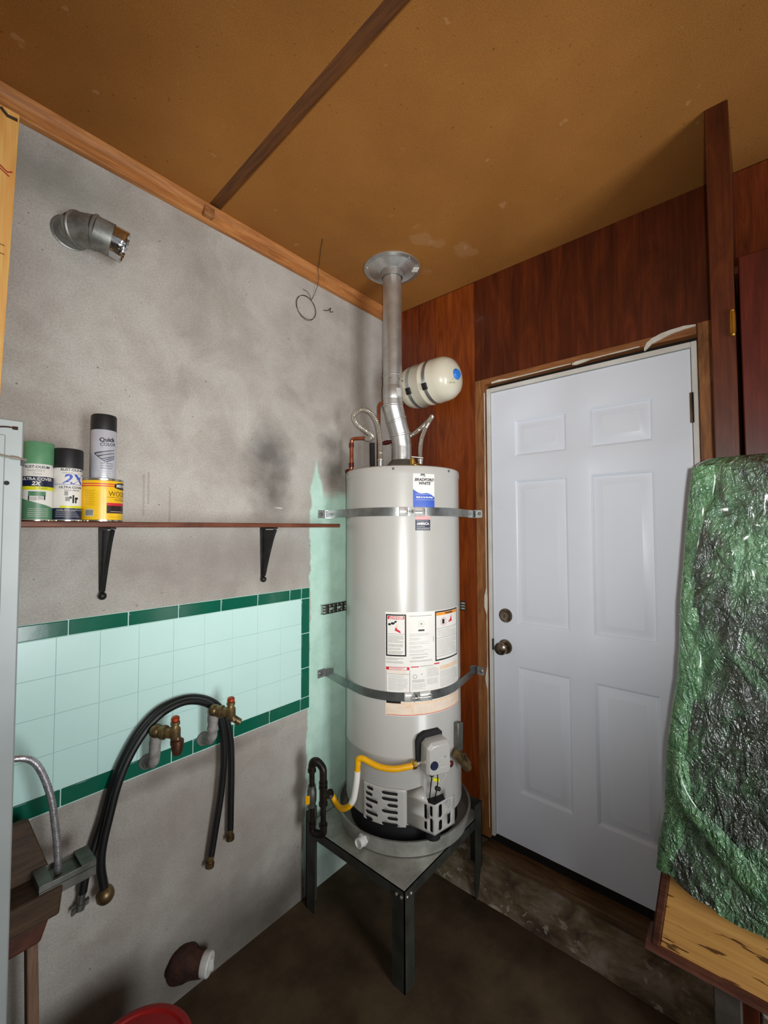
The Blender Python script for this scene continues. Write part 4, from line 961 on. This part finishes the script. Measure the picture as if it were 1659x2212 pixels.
m = MB(); m.text(f_, 'RUST-OLEUM', .0094, .010, .1405, .0007, bold=.00018); m.text(f_, 'ULTRA COVER', .0088, .008, .0925, .0007, bold=.0002); m.text(f_, 'PAINT+PRIMER', .0056, .010, .0845, .0007); m.build('lettering', M_NAVY, b, smooth=0)
m = MB(); m.text(f_, "PAINTER'S Touch", .0066, .010, .1315, .0007); m.build('lettering', M_GREYP, b, smooth=0)
m = MB(); m.text(f_, '2X', .036, .012, .1145, .0008, bold=.0010, shear=.2, sx=1.15); m.build('lettering', M_BLUE, b, smooth=0)
m = MB(); m.text(f_, 'WOOD, METAL, PLASTIC & MORE', .0046, .008, .031, .0008); m.build('lettering', M_PAPER, b, smooth=0)
# sage green can
x, y, z0, R = -1.5985, -.090, 1.6378, .0345
t, b = spray_can(x, y, z0, R, 'spray_can', 'sage green spray can with green cap beside the steel locker', M_CAPGREEN, M_PAPER, .155, .055)
f_ = can_frame(x, y, z0, R-.0012, -100)
m = MB(); m.patch(f_, -.1, .0905, .1, .1175, .0004, 40, 1, 0); m.patch(f_, -.1, .0820, .1, .0912, .0005, 40, 1, 1)
vs = []; fs = []
for i in range(41):
    u_ = -.1+.2*i/40; vs += [f_(u_, .005, .0004), f_(u_, .048-.30*u_ if abs(u_) < .05 else .045, .0004)]
for i in range(40): fs.append((2*i, 2*i+2, 2*i+3, 2*i+1))
m.add(vs, fs, 2)
m.patch(f_, -.020, .066, .018, .078, .0006, 6, 1, 2); m.patch(f_, -.020, .054, -.017, .066, .0006, 1, 1, 3); m.patch(f_, .014, .056, .017, .068, .0006, 1, 1, 3); m.patch(f_, -.016, .054, -.001, .064, .0006, 3, 1, 4); m.patch(f_, .001, .056, .013, .065, .0006, 3, 1, 4)
for k in range(5): m.patch(f_, -.02, .012+k*.005, .025, .0132+k*.005, .0007, 6, 1, 4)
m.build('label_print', [M_NAVY, M_LIME, M_CANGREEN, M_BLACK, M_LGREYP], b, smooth=60)
m = MB(); m.text(f_, 'RUST-OLEUM', .0094, -.002, .1425, .0007, bold=.00018); m.text(f_, 'PLASTIC', .0055, .012, .0865, .0008); m.build('lettering', M_NAVY, b, smooth=0)
m = MB(); m.text(f_, "PAINTER'S", .0082, -.004, .1325, .0007); m.text(f_, 'Touch', .0078, -.002, .1245, .0007, shear=.3); m.build('lettering', M_GREYP, b, smooth=0)
m = MB(); m.text(f_, 'ULTRA COVER', .0108, -.002, .1105, .0008, bold=.0002); m.text(f_, '2X', .0145, -.004, .0985, .0008, bold=.0005, shear=.2); m.build('lettering', M_PAPER, b, smooth=0)
# dark green can standing behind, only a sliver shows
x, y, z0, R = -1.560, -.037, 1.6378, .0335
t, b = spray_can(x, y, z0, R, 'spray_can', 'dark green spray can mostly hidden behind the other two cans', mp('dark_green_plastic', '1e5c3c', None, 10, .5), M_PAPER, .140, .048)
f_ = can_frame(x, y, z0, R-.0012, -100)
m = MB(); m.patch(f_, -.1, .088, .1, .108, .0004, 40, 1, 0); m.cut().patch(f_, -.1, .005, .1, .035, .0004, 40, 1, 1); m.build('label_print', [MATS['dark_green_plastic'], M_LIME], b, smooth=60)
# wood finish tin and the silver can on top of it
x, y, z0, R = -1.4475, -.092, 1.6378, .0535
wt = thing('wood_finish_tin', 'yellow wood finish tin standing on the shelf under the silver can', 'paint tin', (x, y, z0))
m = MB(); m.lathe([(R-.002, 0), (R+.0008, .001), (R+.0008, .004), (R-.0008, .005), (R-.0008, .118), (R+.0008, .119), (R+.001, .123), (R-.001, .1245), (R-.006, .1225), (R-.010, .121), (0, .121)], (x, y, z0), n=64); tb = m.build('tin_body', M_STEELCAN, wt, smooth=40)
f_ = can_frame(x, y, z0, R-.0008, -100)
m = MB(); m.patch(f_, -.165, .0055, .165, .1175, .0004, 70, 1, 0)
for v_ in (.1065, .1005): m.patch(f_, -.165, v_, .028, v_+.0028, .0006, 40, 1, 1)
m.add([f_(.030+u_, v_, .0008) for u_, v_ in ((.0, .103), (.004, .094), (.012, .092), (.060, .092), (.068, .103), (.060, .1125), (.012, .1125), (.004, .111))], [tuple(range(8))], 2) if False else None
vs = []; fs = []
for i in range(15):
    u_ = .026+.075*i/14; hh = .0105*math.sin(PI*min(1, max(.0, (i+.7)/15.4)))**.35; vs += [f_(u_, .1035-hh, .0008), f_(u_, .1035+hh, .0008)]
for i in range(14): fs.append((2*i, 2*i+2, 2*i+3, 2*i+1))
m.add(vs, fs, 2)
m.patch(f_, .006, .0695, .09, .0705, .0006, 12, 1, 2); m.patch(f_, .006, .046, .09, .054, .0006, 12, 1, 1); m.patch(f_, .006, .024, .09, .046, .0006, 12, 1, 3)
m.patch(f_, -.050, .015, -.024, .035, .0006, 4, 1, 4)
for k in range(9): m.patch(f_, -.052+.002*(k % 3), .088-k*.0052, -.022-.003*(k % 2), .0893-k*.0052, .0006, 4, 1, 5)
m.patch(f_, .012, .0125, .050, .0138, .0006, 6, 1, 5); m.patch(f_, .016, .028, .060, .0295, .0007, 6, 1, 4)
for k in range(8): m.patch(f_, -.047+k*.0026, .018, -.0457+k*.0026, .033, .0008, 1, 1, 2)
m.build('label_print', [M_YPRINT, M_RED, M_BLACK, mp('print_dark_brown', '2c1a16', None, 10, .4), M_LGREYP, mp('print_faint_ochre', 'c89410', None, 10, .4)], tb, smooth=60)
m = MB(); m.text(f_, 'WOOD FINISH', .0195, .010, .0795, .0008, align='LEFT', sx=.95); m.text(f_, 'PENETRATING', .0070, .026, .0625, .0008, align='LEFT', shear=.2); m.build('lettering', mp('print_brown_ink', '5a3410', None, 10, .5), tb, smooth=0)
m = MB(); m.text(f_, 'MINWAX', .0140, .031, .1035, .0011, align='LEFT', bold=.0002); m.build('lettering', M_PAPER, tb, smooth=0)
x, y, z0, R = -1.4455, -.090, 1.7600, .0338
t, b = spray_can(x, y, z0, R, 'spray_can', 'silver grey spray can standing on top of the yellow tin', M_BLKPL, M_CANSILV, .150, .042, .0325)
f_ = can_frame(x, y, z0, R-.0012, -100)
m = MB()
def strip(m, f_, p, q, ta, tb, w, idx, n=8):
    vs = []
    for i in range(n+1):
        a = i/n; u = p[0]+(q[0]-p[0])*a; v = p[1]+(q[1]-p[1])*a; h = (ta+(tb-ta)*a)/2; vs += [f_(u, v-h, w), f_(u, v+h, w)]
    m.add(vs, [(2*i, 2*i+2, 2*i+3, 2*i+1) for i in range(n)], idx)
for k in range(7):
    o = k/6; strip(m, f_, (-.027+.029*o, .0755-.024*o), (.027, .0885-.026*o), .0036-.001*o, .0016, .0006, 1 if k in (1, 3) else 0)
strip(m, f_, (-.027, .0752), (.001, .0510), .003, .002, .0007, 0)
m.cut()
for k in range(3): m.patch(f_, -.018, .024-k*.006, .026, .0252-k*.006, .0006, 6, 1, 2)
m.build('label_print', [M_NAVY, M_GREYP, M_GREYP], b, smooth=60)
m = MB(); m.text(f_, 'Quick', .0165, .006, .1165, .0007, bold=.0005, rot=.10); m.text(f_, 'COLOR', .0125, .009, .1030, .0007, bold=.0001, rot=.10)
for k, s_ in enumerate(('FAST DRYING', 'ALL PURPOSE', 'SPRAY PAINT')): m.text(f_, s_, .0054, .006, .047-k*.0072, .0007)
m.build('lettering', M_BLACK, b, smooth=0)

# ---------------------------------------------------------------- things on the left wall
de = thing('duct_elbow', 'dusty galvanised duct elbow with a bright end sticking out of the concrete wall', 'duct', (-1.5, 0, 2.49))
DP = [Vector(p) for p in ((-1.520, -.002, 2.512), (-1.511, -.046, 2.507), (-1.474, -.078, 2.502), (-1.436, -.088, 2.494))]
DR = .0465
for i, (a_, b_) in enumerate(zip(DP, DP[1:])):
    m = MB(); e = (b_-a_).normalized()*.004
    if i == 0: m.tube([a_, b_+e], DR, 36, caps=False)
    else: m.tube([a_-e, b_+e*.5], DR, 36, caps=False)
    m.build('duct_gore', M_DUCT, de)
for p_, d_ in ((DP[1], (.55, -.75, -.15)), (DP[2], (.9, -.5, -.2))):
    m = MB(); m.lathe([(DR, -.005), (DR+.0035, -.002), (DR+.0035, .002), (DR, .005)], p_, d_, 36, caps=False); m.build('seam_bead', M_DUCT, de)
dd = (DP[3]-DP[2]).normalized()+Vector((0, 0, -.10)); dd.normalize()
m = MB()
vs = []; fs = []; e1 = dd.orthogonal().normalized(); e2 = dd.cross(e1); n_ = 48
for j in range(5):
    for k in range(n_):
        q = 2*PI*k/n_; r_ = DR-.0015+(.0022*math.sin(k*PI*.75))*(j/4); vs.append(DP[3]-dd*.006+dd*(.044*j/4)+(e1*math.cos(q)+e2*math.sin(q))*r_)
for j in range(4):
    for k in range(n_): fs.append((j*n_+k, j*n_+(k+1) % n_, (j+1)*n_+(k+1) % n_, (j+1)*n_+k))
m.add(vs, fs); m.build('crimped_end', M_SHINY, de, smooth=60, solid=.0008)
m = MB(); m.lathe([(DR+.004, 0), (DR+.004, .002), (DR, .004)], DP[0]+Vector((0, .0005, 0)), (0, -1, 0), 36, caps=False); m.build('wall_collar', M_DUCT, de)

wi = MB(); wi.tube(smoothpath([(-.702, -.211, CZ-.002), (-.66, -.15, CZ-.004), (-.60, -.07, CZ-.004), (-.588, -.046, CZ-.012), (-.578, -.044, 2.79), (-.572, -.026, 2.745), (-.580, -.006, 2.70), (-.590, -.004, 2.68)], .02), .0012, 6)
wi.tube([(-.620+.058*math.cos(k*PI/16), -.005, 2.633+.052*math.sin(k*PI/16)) for k in range(32)], .0012, 6, closed=True)
wi.tube([(-.622+.054*math.cos(k*PI/16+.4), -.007, 2.630+.056*math.sin(k*PI/16+.4)) for k in range(32)], .0010, 6, closed=True)
wi.tube(smoothpath([(-.590, -.005, 2.68), (-.610, -.008, 2.705), (-.640, -.006, 2.712)], .01), .0011, 6)
tag(wi.build('wire_loop', M_WIRE), 'thin dark wire hanging in a coiled loop on the upper concrete wall', 'wire')
wi = MB(); wi.tube(smoothpath([(-.515, -.004, 2.662), (-.490, -.010, 2.668), (-.470, -.006, 2.690), (-.480, -.012, 2.665), (-.455, -.006, 2.676)], .008), .0016, 6)
tag(wi.build('wire_scrap', M_WIRE), 'short twisted wire scrap on the wall near the ceiling corner', 'wire')

def faucet(xg, z0, label, cap):
    t = thing('hose_bibb', label, 'faucet', (xg, 0, z0), 'faucets on the tiled wall')
    m = MB(); P = smoothpath([(xg+.002, .0, z0-.010), (xg+.002, -.022, z0-.006), (xg+.001, -.058, z0+.004), (xg, -.076, z0+.024), (xg, -.080, z0+.06), (xg+.001, -.080, z0+.100)], .005)
    rr = [.0172+.0026*noise.noise(p*70)+(.006 if i < 4 else 0) for i, p in enumerate(P)]
    m.tube(P, rr, 16); m.build('cemented_riser', M_LEAD, t, smooth=60)
    zb = z0+.110; c = Vector((xg+.004, -.082, zb))
    m = MB(); m.sphere(c, .0225, 16, sc=(1, 1, .95)); d = Vector((.50, -.86, -.06)).normalized(); m.lathe([(.0185, .004), (.0185, .020), (.0215, .021), (.0215, .031), (.0150, .033), (.0150, .050)], c, d, 12); m.build('elbow', M_BRASS, t, smooth=50)
    v = c + d*.050 + Vector((.014, 0, 0))
    m = MB(); m.lathe([(.0135, -.024), (.0160, -.014), (.0160, .010), (.0125, .014), (.0100, .022), (.0140, .023), (.0140, .032), (.009, .034)], v, (0, 0, 1), 12)
    m.cyl(v, v+Vector((.006, -.008, -.032)), .0118, 12); m.cyl(v-d*.02, v, .013, 12); m.build('valve_body', M_BRASS, t, smooth=40)
    m = MB(); m.lathe([(.0105, .034), (.0125, .036), (.0125, .045), (.009, .049), (0, .049)], v, (0, 0, 1), 10); m.build('stem_cap', M_REDCAP, t)
    q = v+Vector((.004, -.005, -.022))
    if cap:
        m = MB(); m.lathe([(.015, 0), (.0200, .004), (.0200, .015), (.0180, .017), (.0180, .028), (.0150, .040), (.012, .048)], q, (.0, -.05, -1), 16); m.build('hose_adapter', mp('brown_bronze', '7a5440', '54382a', 20, .4, .8), t)
    else:
        m = MB(); m.cyl(q, q+Vector((.022, -.010, -.020)), .012, 12); m.build('spout', M_BRASS, t)
faucet(-1.282, .862, 'brass hose bibb with a brown adapter, left one on the tiles', True)
faucet(-1.089, .866, 'brass hose bibb holding up the black hoses, right one on the tiles', False)

def hose(pts, label, ends, r=.0122):
    t = thing('washer_hose', label, 'hose', (-1.2, -.03, .45), 'black hoses draped over the faucet')
    P = smoothpath(pts, .012); m = MB(); m.tube(P, r, 14); m.build('rubber_tube', M_RUBBER, t, smooth=60)
    for (q, d, kind) in ((P[0], P[0]-P[1], ends[0]), (P[-1], P[-1]-P[-2], ends[1])):
        m = MB(); d = d.normalized()
        if kind == 'nut':
            m.lathe([(r-.001, -.004), (r, .006), (.011, .010), (.011, .022), (.016, .023), (.016, .038), (.013, .040)], q, d, 8); m.build('coupling', M_BRASS, t)
        elif kind == 'wing':
            m.lathe([(.009, -.002), (.009, .026), (.013, .027), (.013, .044)], q, d, 10); m.obox(q+d*.036, (1, 0, .3), d, (0, 1, 0), .022, .007, .006); m.build('coupling', M_GALVD, t)
        else:
            m.lathe([(.012, -.004), (.020, .002), (.024, .012), (.024, .026), (.018, .036), (0, .038)], q, d, 14); m.build('coupling', M_BRASS, t)
h1 = [(-1.457, -.028, .555), (-1.450, -.028, .60), (-1.433, -.027, .660), (-1.408, -.026, .738), (-1.387, -.025, .818), (-1.355, -.024, .896), (-1.308, -.022, .968), (-1.247, -.021, 1.015), (-1.166, -.021, 1.026), (-1.096, -.021, 1.006), (-1.040, -.022, .964), (-1.008, -.026, .904), (-.990, -.026, .82), (-.985, -.026, .716), (-.986, -.026, .58), (-.987, -.026, .495)]
h2 = [(-1.408, -.052, .548), (-1.418, -.052, .62), (-1.414, -.052, .68), (-1.398, -.052, .755), (-1.378, -.052, .835), (-1.348, -.051, .905), (-1.303, -.050, .968), (-1.248, -.048, 1.010), (-1.175, -.047, 1.024), (-1.108, -.047, 1.003), (-1.062, -.048, .962), (-1.038, -.048, .90), (-1.026, -.046, .79), (-1.032, -.040, .66), (-1.052, -.034, .52), (-1.064, -.032, .445)]
hose(h1, 'black rubber hose nearest the tiles, its right end hanging straight down', ('wing', 'nut'), .0122)
hose(h2, 'black rubber hose in front of the other, rounded cap at its left end', ('cap', 'nut'), .0122)

co = thing('drain_cleanout', 'rusty drain stub with a white plug low on the concrete wall', 'drain', (-1.15, 0, .12))
cd = Vector((.62, -.78, -.05)).normalized()
m = MB()
vs = []; n_ = 26
prof = [(.056, .0), (.058, .014), (.052, .030), (.042, .042), (.036, .078)]
e1 = Vector((.78, .62, 0)).normalized(); e2 = Vector((0, 0, 1)); c0 = Vector((-1.150, .004, .118)); fs = []
for j, (r_, h) in enumerate(prof):
    for k in range(n_):
        q = 2*PI*k/n_; w = 1+.10*noise.noise(Vector((math.cos(q)*2, math.sin(q)*2, j*.7)))
        dirv = (Vector((1, 0, 0)) if j < 3 else e1)*math.cos(q)+e2*math.sin(q); ax = Vector((0, -1, 0)) if j < 3 else cd
        vs.append(c0+ax*h+dirv*r_*w)
for j in range(len(prof)-1):
    for k in range(n_): fs.append((j*n_+k, j*n_+(k+1) % n_, (j+1)*n_+(k+1) % n_, (j+1)*n_+k))
fs.append(tuple((len(prof)-1)*n_+k for k in range(n_))); m.add(vs, fs); m.build('rusty_stub', M_RUST, co, smooth=60)
m = MB(); q = c0+cd*.078; m.lathe([(.034, -.002), (.036, .002), (.036, .022), (.033, .026), (0, .026)], q, cd, 20); pb = m.build('white_plug', M_WHITEPL, co)
m = MB(); m.obox(q+cd*.030, e1, e2, cd, .006, .018, .006); m.build('square_lug', M_WHITEPL, co, bevel=.002)

# ---------------------------------------------------------------- lower left: saw horse, braided hose, bucket
so = thing('saw_horse', 'weathered brown wooden saw horse with a grey steel bracket by the locker', 'saw horse', (-1.62, -.17, 0))
MB().hexa([(-1.683, -.205, .655), (-1.552, -.205, .655), (-1.552, -.110, .655), (-1.683, -.110, .655), (-1.683, -.205, .722), (-1.545, -.205, .722), (-1.545, -.110, .722), (-1.683, -.110, .722)]).build('beam', M_OLDWOOD, so, bevel=.006)
MB().hexa([(-1.683, -.190, .600), (-1.585, -.190, .600), (-1.585, -.120, .600), (-1.683, -.120, .600), (-1.683, -.195, .656), (-1.568, -.195, .656), (-1.568, -.115, .656), (-1.683, -.115, .656)]).build('corbel', M_COPPERD if False else mp('reddish_old_wood', '5a3020', '3c2016', 20, .7, bump=.3), so, bevel=.008)
MB().hexa([(-1.593, -.175, 0), (-1.567, -.175, 0), (-1.567, -.135, 0), (-1.593, -.135, 0), (-1.610, -.175, .605), (-1.588, -.175, .605), (-1.588, -.135, .605), (-1.610, -.135, .605)]).build('leg', M_OLDLEG, so, bevel=.004)
MB().hexa([(-1.683, -.17, 0), (-1.650, -.17, 0), (-1.650, -.13, 0), (-1.683, -.13, 0), (-1.683, -.17, .605), (-1.650, -.17, .605), (-1.650, -.13, .605), (-1.683, -.13, .605)]).build('leg', M_OLDLEG, so, bevel=.004)
MB().hexa([(-1.683, -.125, .70), (-1.548, -.125, .70), (-1.548, -.105, .70), (-1.683, -.105, .70), (-1.683, -.095, .860), (-1.598, -.095, .860), (-1.598, -.075, .860), (-1.683, -.075, .860)]).build('leaning_slat', M_OLDWOOD, so, bevel=.003)
m = MB(); m.box((-1.594, -.198, .740), (-1.472, -.195, .702)); m.box((-1.594, -.198, .738), (-1.566, -.118, .741)); m.box((-1.505, -.198, .738), (-1.472, -.118, .741)); m.box((-1.594, -.198, .724), (-1.472, -.118, .727)); m.box((-1.594, -.121, .702), (-1.472, -.118, .738)); m.build('steel_bracket', M_GALVD, so, bevel=.0008)
bh = thing('braided_hose', 'stainless braided hose arching from behind the locker to the saw horse', 'hose', (-1.55, -.16, .73))
P = smoothpath([(-1.6872, -.150, 1.052), (-1.66, -.150, 1.055), (-1.617, -.150, 1.043), (-1.590, -.152, 1.008), (-1.566, -.155, .930), (-1.555, -.156, .850), (-1.549, -.157, .790), (-1.547, -.158, .728)], .004)
m = MB(); m.tube(P, [.0088 if i % 2 else .0080 for i in range(len(P))], 14); m.build('braid', M_BRAID, bh, smooth=50)
rb = thing('bucket', 'red plastic bucket with lid on the floor by the concrete wall', 'bucket', (-1.425, -.345, 0))
m = MB(); m.lathe([(.105, 0), (.112, .01), (.128, .27), (.133, .272), (.133, .288)], (-1.425, -.345, 0), n=48); m.build('pail', M_REDPL, rb)
m = MB(); m.lathe([(.136, .276), (.136, .296), (.130, .300), (.118, .300), (.112, .294), (0, .294)], (-1.425, -.345, 0), n=48); m.build('lid', M_REDPL, rb, bevel=.002)

# locker and plywood sheet at the far left
lk = thing('steel_locker', 'tall grey painted steel locker at the left edge', 'locker', (-1.95, -.23, 0))
m = MB(); m.box((-2.25, -.449, 0), (-1.688, -.02, 1.832)); m.build('cabinet_shell', M_LOCKER, lk, bevel=.003)
m = MB(); m.box((-2.24, -.4515, .06), (-1.716, -.448, 1.80)); m.build('locker_door', M_LOCKER, lk, bevel=.002)
m = MB(); m.lathe([(.0042, 0), (.0042, .001)], (-1.7125, -.4515, 1.706), (0, -1, 0), 16).cut(); m.lathe([(.004, 0), (.004, .001)], (-1.722, -.4520, .62), (0, -1, 0), 16); m.build('bolt_hole', M_DARKIN, lk)
m = MB(); m.tube([(-1.76, -.458, 1.765), (-1.715, -.458, 1.757), (-1.700, -.458, 1.7555), (-1.684, -.456, 1.7535)], .0022, 8); m.lathe([(.0035, 0), (.0035, .012)], (-1.708, -.458, 1.7565), (1, 0, -.1), 8); m.build('latch_rod', M_CHROME, lk)
m = MB(); m.box((-1.692, -.455, 1.742), (-1.6865, -.445, 1.7525)); m.build('rod_catch', M_BLKPL, lk)
m = MB(); m.tube(smoothpath([(-1.745, -.455, 1.806), (-1.722, -.456, 1.814), (-1.708, -.455, 1.815), (-1.700, -.455, 1.815)], .006), .0014, 6); m.box((-1.706, -.4535, 1.812), (-1.698, -.4495, 1.818)); m.build('rusty_wire', M_RUST, lk)
ps = thing('plywood_sheet', 'yellow plywood sheet with red crayon marks leaning at the upper left wall', 'plywood', (-1.9, -.02, 1.9))
MB().hexa([(-2.3, -.016, 1.84), (-1.674, -.016, 1.84), (-1.674, -.002, 1.84), (-2.3, -.002, 1.84), (-2.3, -.036, 2.763), (-1.650, -.036, 2.763), (-1.650, -.024, 2.763), (-2.3, -.024, 2.763)]).build('sheet', M_YPLY, ps, bevel=.001)
def onply(x, z): k = (z-1.84)/.923; return (x, -.0165-.020*k, z)
m = MB(); m.tube([onply(-1.69, 2.60), onply(-1.672, 2.588), onply(-1.662, 2.594)], .0018, 6); m.tube([onply(-1.69, 2.592), onply(-1.668, 2.578)], .0016, 6); m.build('crayon_mark', M_MARK, ps)
for z_ in (2.384, 2.360): m = MB(); m.tube([onply(-1.70, z_+.003), onply(-1.672, z_)], .0012, 6); m.build('pencil_mark', M_INK, ps)
m = MB(); m.tube([onply(-1.69, 2.755), onply(-1.676, 2.742), onply(-1.655, 2.744)], .0045, 6); m.build('dark_splinter', M_OLDWOOD, ps)

# ---------------------------------------------------------------- wrapped headboard at the right
hb = thing('wrapped_headboard', 'honey wood headboard wrapped in wrinkled green stretch film in front of the closet', 'headboard', (-.43, -1.65, 0))
sil = [(1.800, -1.455), (1.785, -1.429), (1.712, -1.420), (1.542, -1.403), (1.419, -1.392), (1.297, -1.387), (1.211, -1.380), (1.136, -1.368), (1.048, -1.355), (.973, -1.349), (.863, -1.346), (.771, -1.328), (.708, -1.323), (.60, -1.312), (.40, -1.290)]
def yl(z):
    for (za, ya), (zb, yb) in zip(sil, sil[1:]):
        if zb <= z <= za: return yb+(ya-yb)*(z-zb)/(za-zb)
    return sil[0][1] if z > sil[0][0] else sil[-1][1]
YR = -2.05; ZB, ZT = .486, 1.785
MB().hexa([(-.462, YR, ZB), (-.462, -1.318, ZB), (-.400, -1.318, ZB), (-.400, YR, ZB), (-.462, YR, ZT-.05), (-.462, -1.49, ZT-.05), (-.400, -1.49, ZT-.05), (-.400, YR, ZT-.05)]).build('panel', M_HEADBOARD, hb, bevel=.003)
MB().hexa([(-.470, -1.318, ZB), (-.470, -1.298, ZB), (-.396, -1.298, ZB), (-.396, -1.318, ZB), (-.470, -1.496, ZT-.045), (-.470, -1.476, ZT-.045), (-.396, -1.476, ZT-.045), (-.396, -1.496, ZT-.045)]).build('side_rail', M_DARKTRIM, hb, bevel=.004)
m = MB(); prof = [(-.396, .470), (-.478, .470), (-.482, .474), (-.480, .479), (-.474, .481), (-.473, .486), (-.466, .489), (-.396, .489)]
m.add([(x, YR, z) for x, z in prof]+[(x, -1.287, z) for x, z in prof], [(i, (i+1) % 8, 8+(i+1) % 8, 8+i) for i in range(8)]+[tuple(range(7, -1, -1)), tuple(range(8, 16))]); m.build('base_moulding', M_DARKTRIM, hb, smooth=50)
for y in (-1.46, -1.98): MB().box((-.452, y-.028, 0), (-.412, y+.028, .470)).build('leg', M_LEGDK, hb, bevel=.003)
# film: closed wrinkled sleeve round the board
random.seed(11); NZ, NA = 150, 190; vs = []; fs = []
def filmbot(y):
    t_ = min(1, max(0, (-1.33-y)/.21)); return .705-.055*math.sin(t_*PI/2)+.004*math.sin(y*60)
for j in range(NZ+1):
    tz = j/NZ
    for k in range(NA):
        s_ = k/NA
        zt = 1.796
        # section: superellipse-like slab from y=YR-.02 to yl, x from -.388 to -.472
        q = 2*PI*s_; cq, sq = math.cos(q), math.sin(q); ex = .28
        cy = math.copysign(abs(cq)**ex, cq); cx = math.copysign(abs(sq)**.6, sq)
        ypre = -1.4 if cy > 0 else -1.9
        z_ = filmbot(-1.7+cy*.37)+(zt-filmbot(-1.7+cy*.37))*tz
        yL = yl(z_); yc = (yL+YR-.02)/2; hy = (yL-(YR-.02))/2
        topf = min(1, (1-tz)/.02) if tz > .98 else 1
        y_ = yc+cy*(hy-.004*(1-topf)); x_ = -.430-cx*.044*(.55+.45*topf)
        p = Vector((x_*7, y_*7, z_*5)); q3 = Vector((x_*22, y_*24, z_*9))
        big = noise.noise(p)*.010+noise.noise(q3)*.005; ridge = (1-abs(noise.noise(Vector((x_*9, y_*26+z_*4, z_*6+3)))))**6*.007
        dsp = big+ridge if sq > 0 else 0
        if sq > .0: x_ -= (.008+dsp)*min(1, sq*2.5)
        vs.append((max(min(x_, -.372), -.52), y_+noise.noise(q3+Vector((9, 0, 0)))*.0025, z_+noise.noise(q3+Vector((0, 9, 0)))*.003))
for j in range(NZ):
    for k in range(NA): fs.append((j*NA+k, j*NA+(k+1) % NA, (j+1)*NA+(k+1) % NA, (j+1)*NA+k))
fs.append(tuple(NZ*NA+k for k in range(NA)))
m = MB(); m.add(vs, fs); m.build('green_film', M_FILM, hb, smooth=70)
# twisted folds of film lying on the front
def fold(pts, w, th):
    P = smoothpath(pts, .012); m = MB(); n_ = 10; vs = []; fs = []
    for i, p in enumerate(P):
        t_ = (P[min(i+1, len(P)-1)]-P[max(i-1, 0)]).normalized(); nrm_ = Vector((-1, 0, 0)); b_ = t_.cross(nrm_).normalized()
        fr = i/(len(P)-1); ww = (w[0]+(w[1]-w[0])*fr)*(1+.15*noise.noise(p*30)); tt = th*(1+.4*noise.noise(p*45))
        for k in range(n_):
            q = 2*PI*k/n_; vs.append(p+b_*math.cos(q)*ww+nrm_*math.sin(q)*tt)
    for i in range(len(P)-1):
        for k in range(n_): fs.append((i*n_+k, i*n_+(k+1) % n_, (i+1)*n_+(k+1) % n_, (i+1)*n_+k))
    fs += [tuple(reversed(range(n_))), tuple((len(P)-1)*n_+k for k in range(n_))]
    m.add(vs, fs); m.build('film_fold', M_FOLD, hb, smooth=70)
fold([(-.484, -1.372, 1.02), (-.487, -1.374, .950), (-.491, -1.397, .893), (-.492, -1.453, .845), (-.491, -1.50, .79), (-.490, -1.56, .755), (-.486, -1.68, .72)], (.008, .048), .0065)
# looser film bunched along the left edge
random.seed(5); zs_ = [1.775-k*.012 for k in range(91)]; vs = []; fs = []; n_ = 12
for i, z in enumerate(zs_):
    w_ = .027+.014*noise.noise(Vector((0, 0, z*5)))+.005*noise.noise(Vector((3, 0, z*17)))
    yc = yl(z)-w_*.80; th = .010+.005*noise.noise(Vector((7, 0, z*11)))
    for k in range(n_):
        q = 2*PI*k/n_; vs.append((-.470-math.sin(q)*th*(1.0 if math.sin(q) > 0 else .4), yc+math.cos(q)*w_, z))
for i in range(len(zs_)-1):
    for k in range(n_): fs.append((i*n_+k, (i+1)*n_+k, (i+1)*n_+(k+1) % n_, i*n_+(k+1) % n_))
fs += [tuple(range(n_)), tuple((len(zs_)-1)*n_+k for k in reversed(range(n_)))]
m = MB(); m.add(vs, fs); m.build('film_edge', M_FOLD, hb, smooth=70)
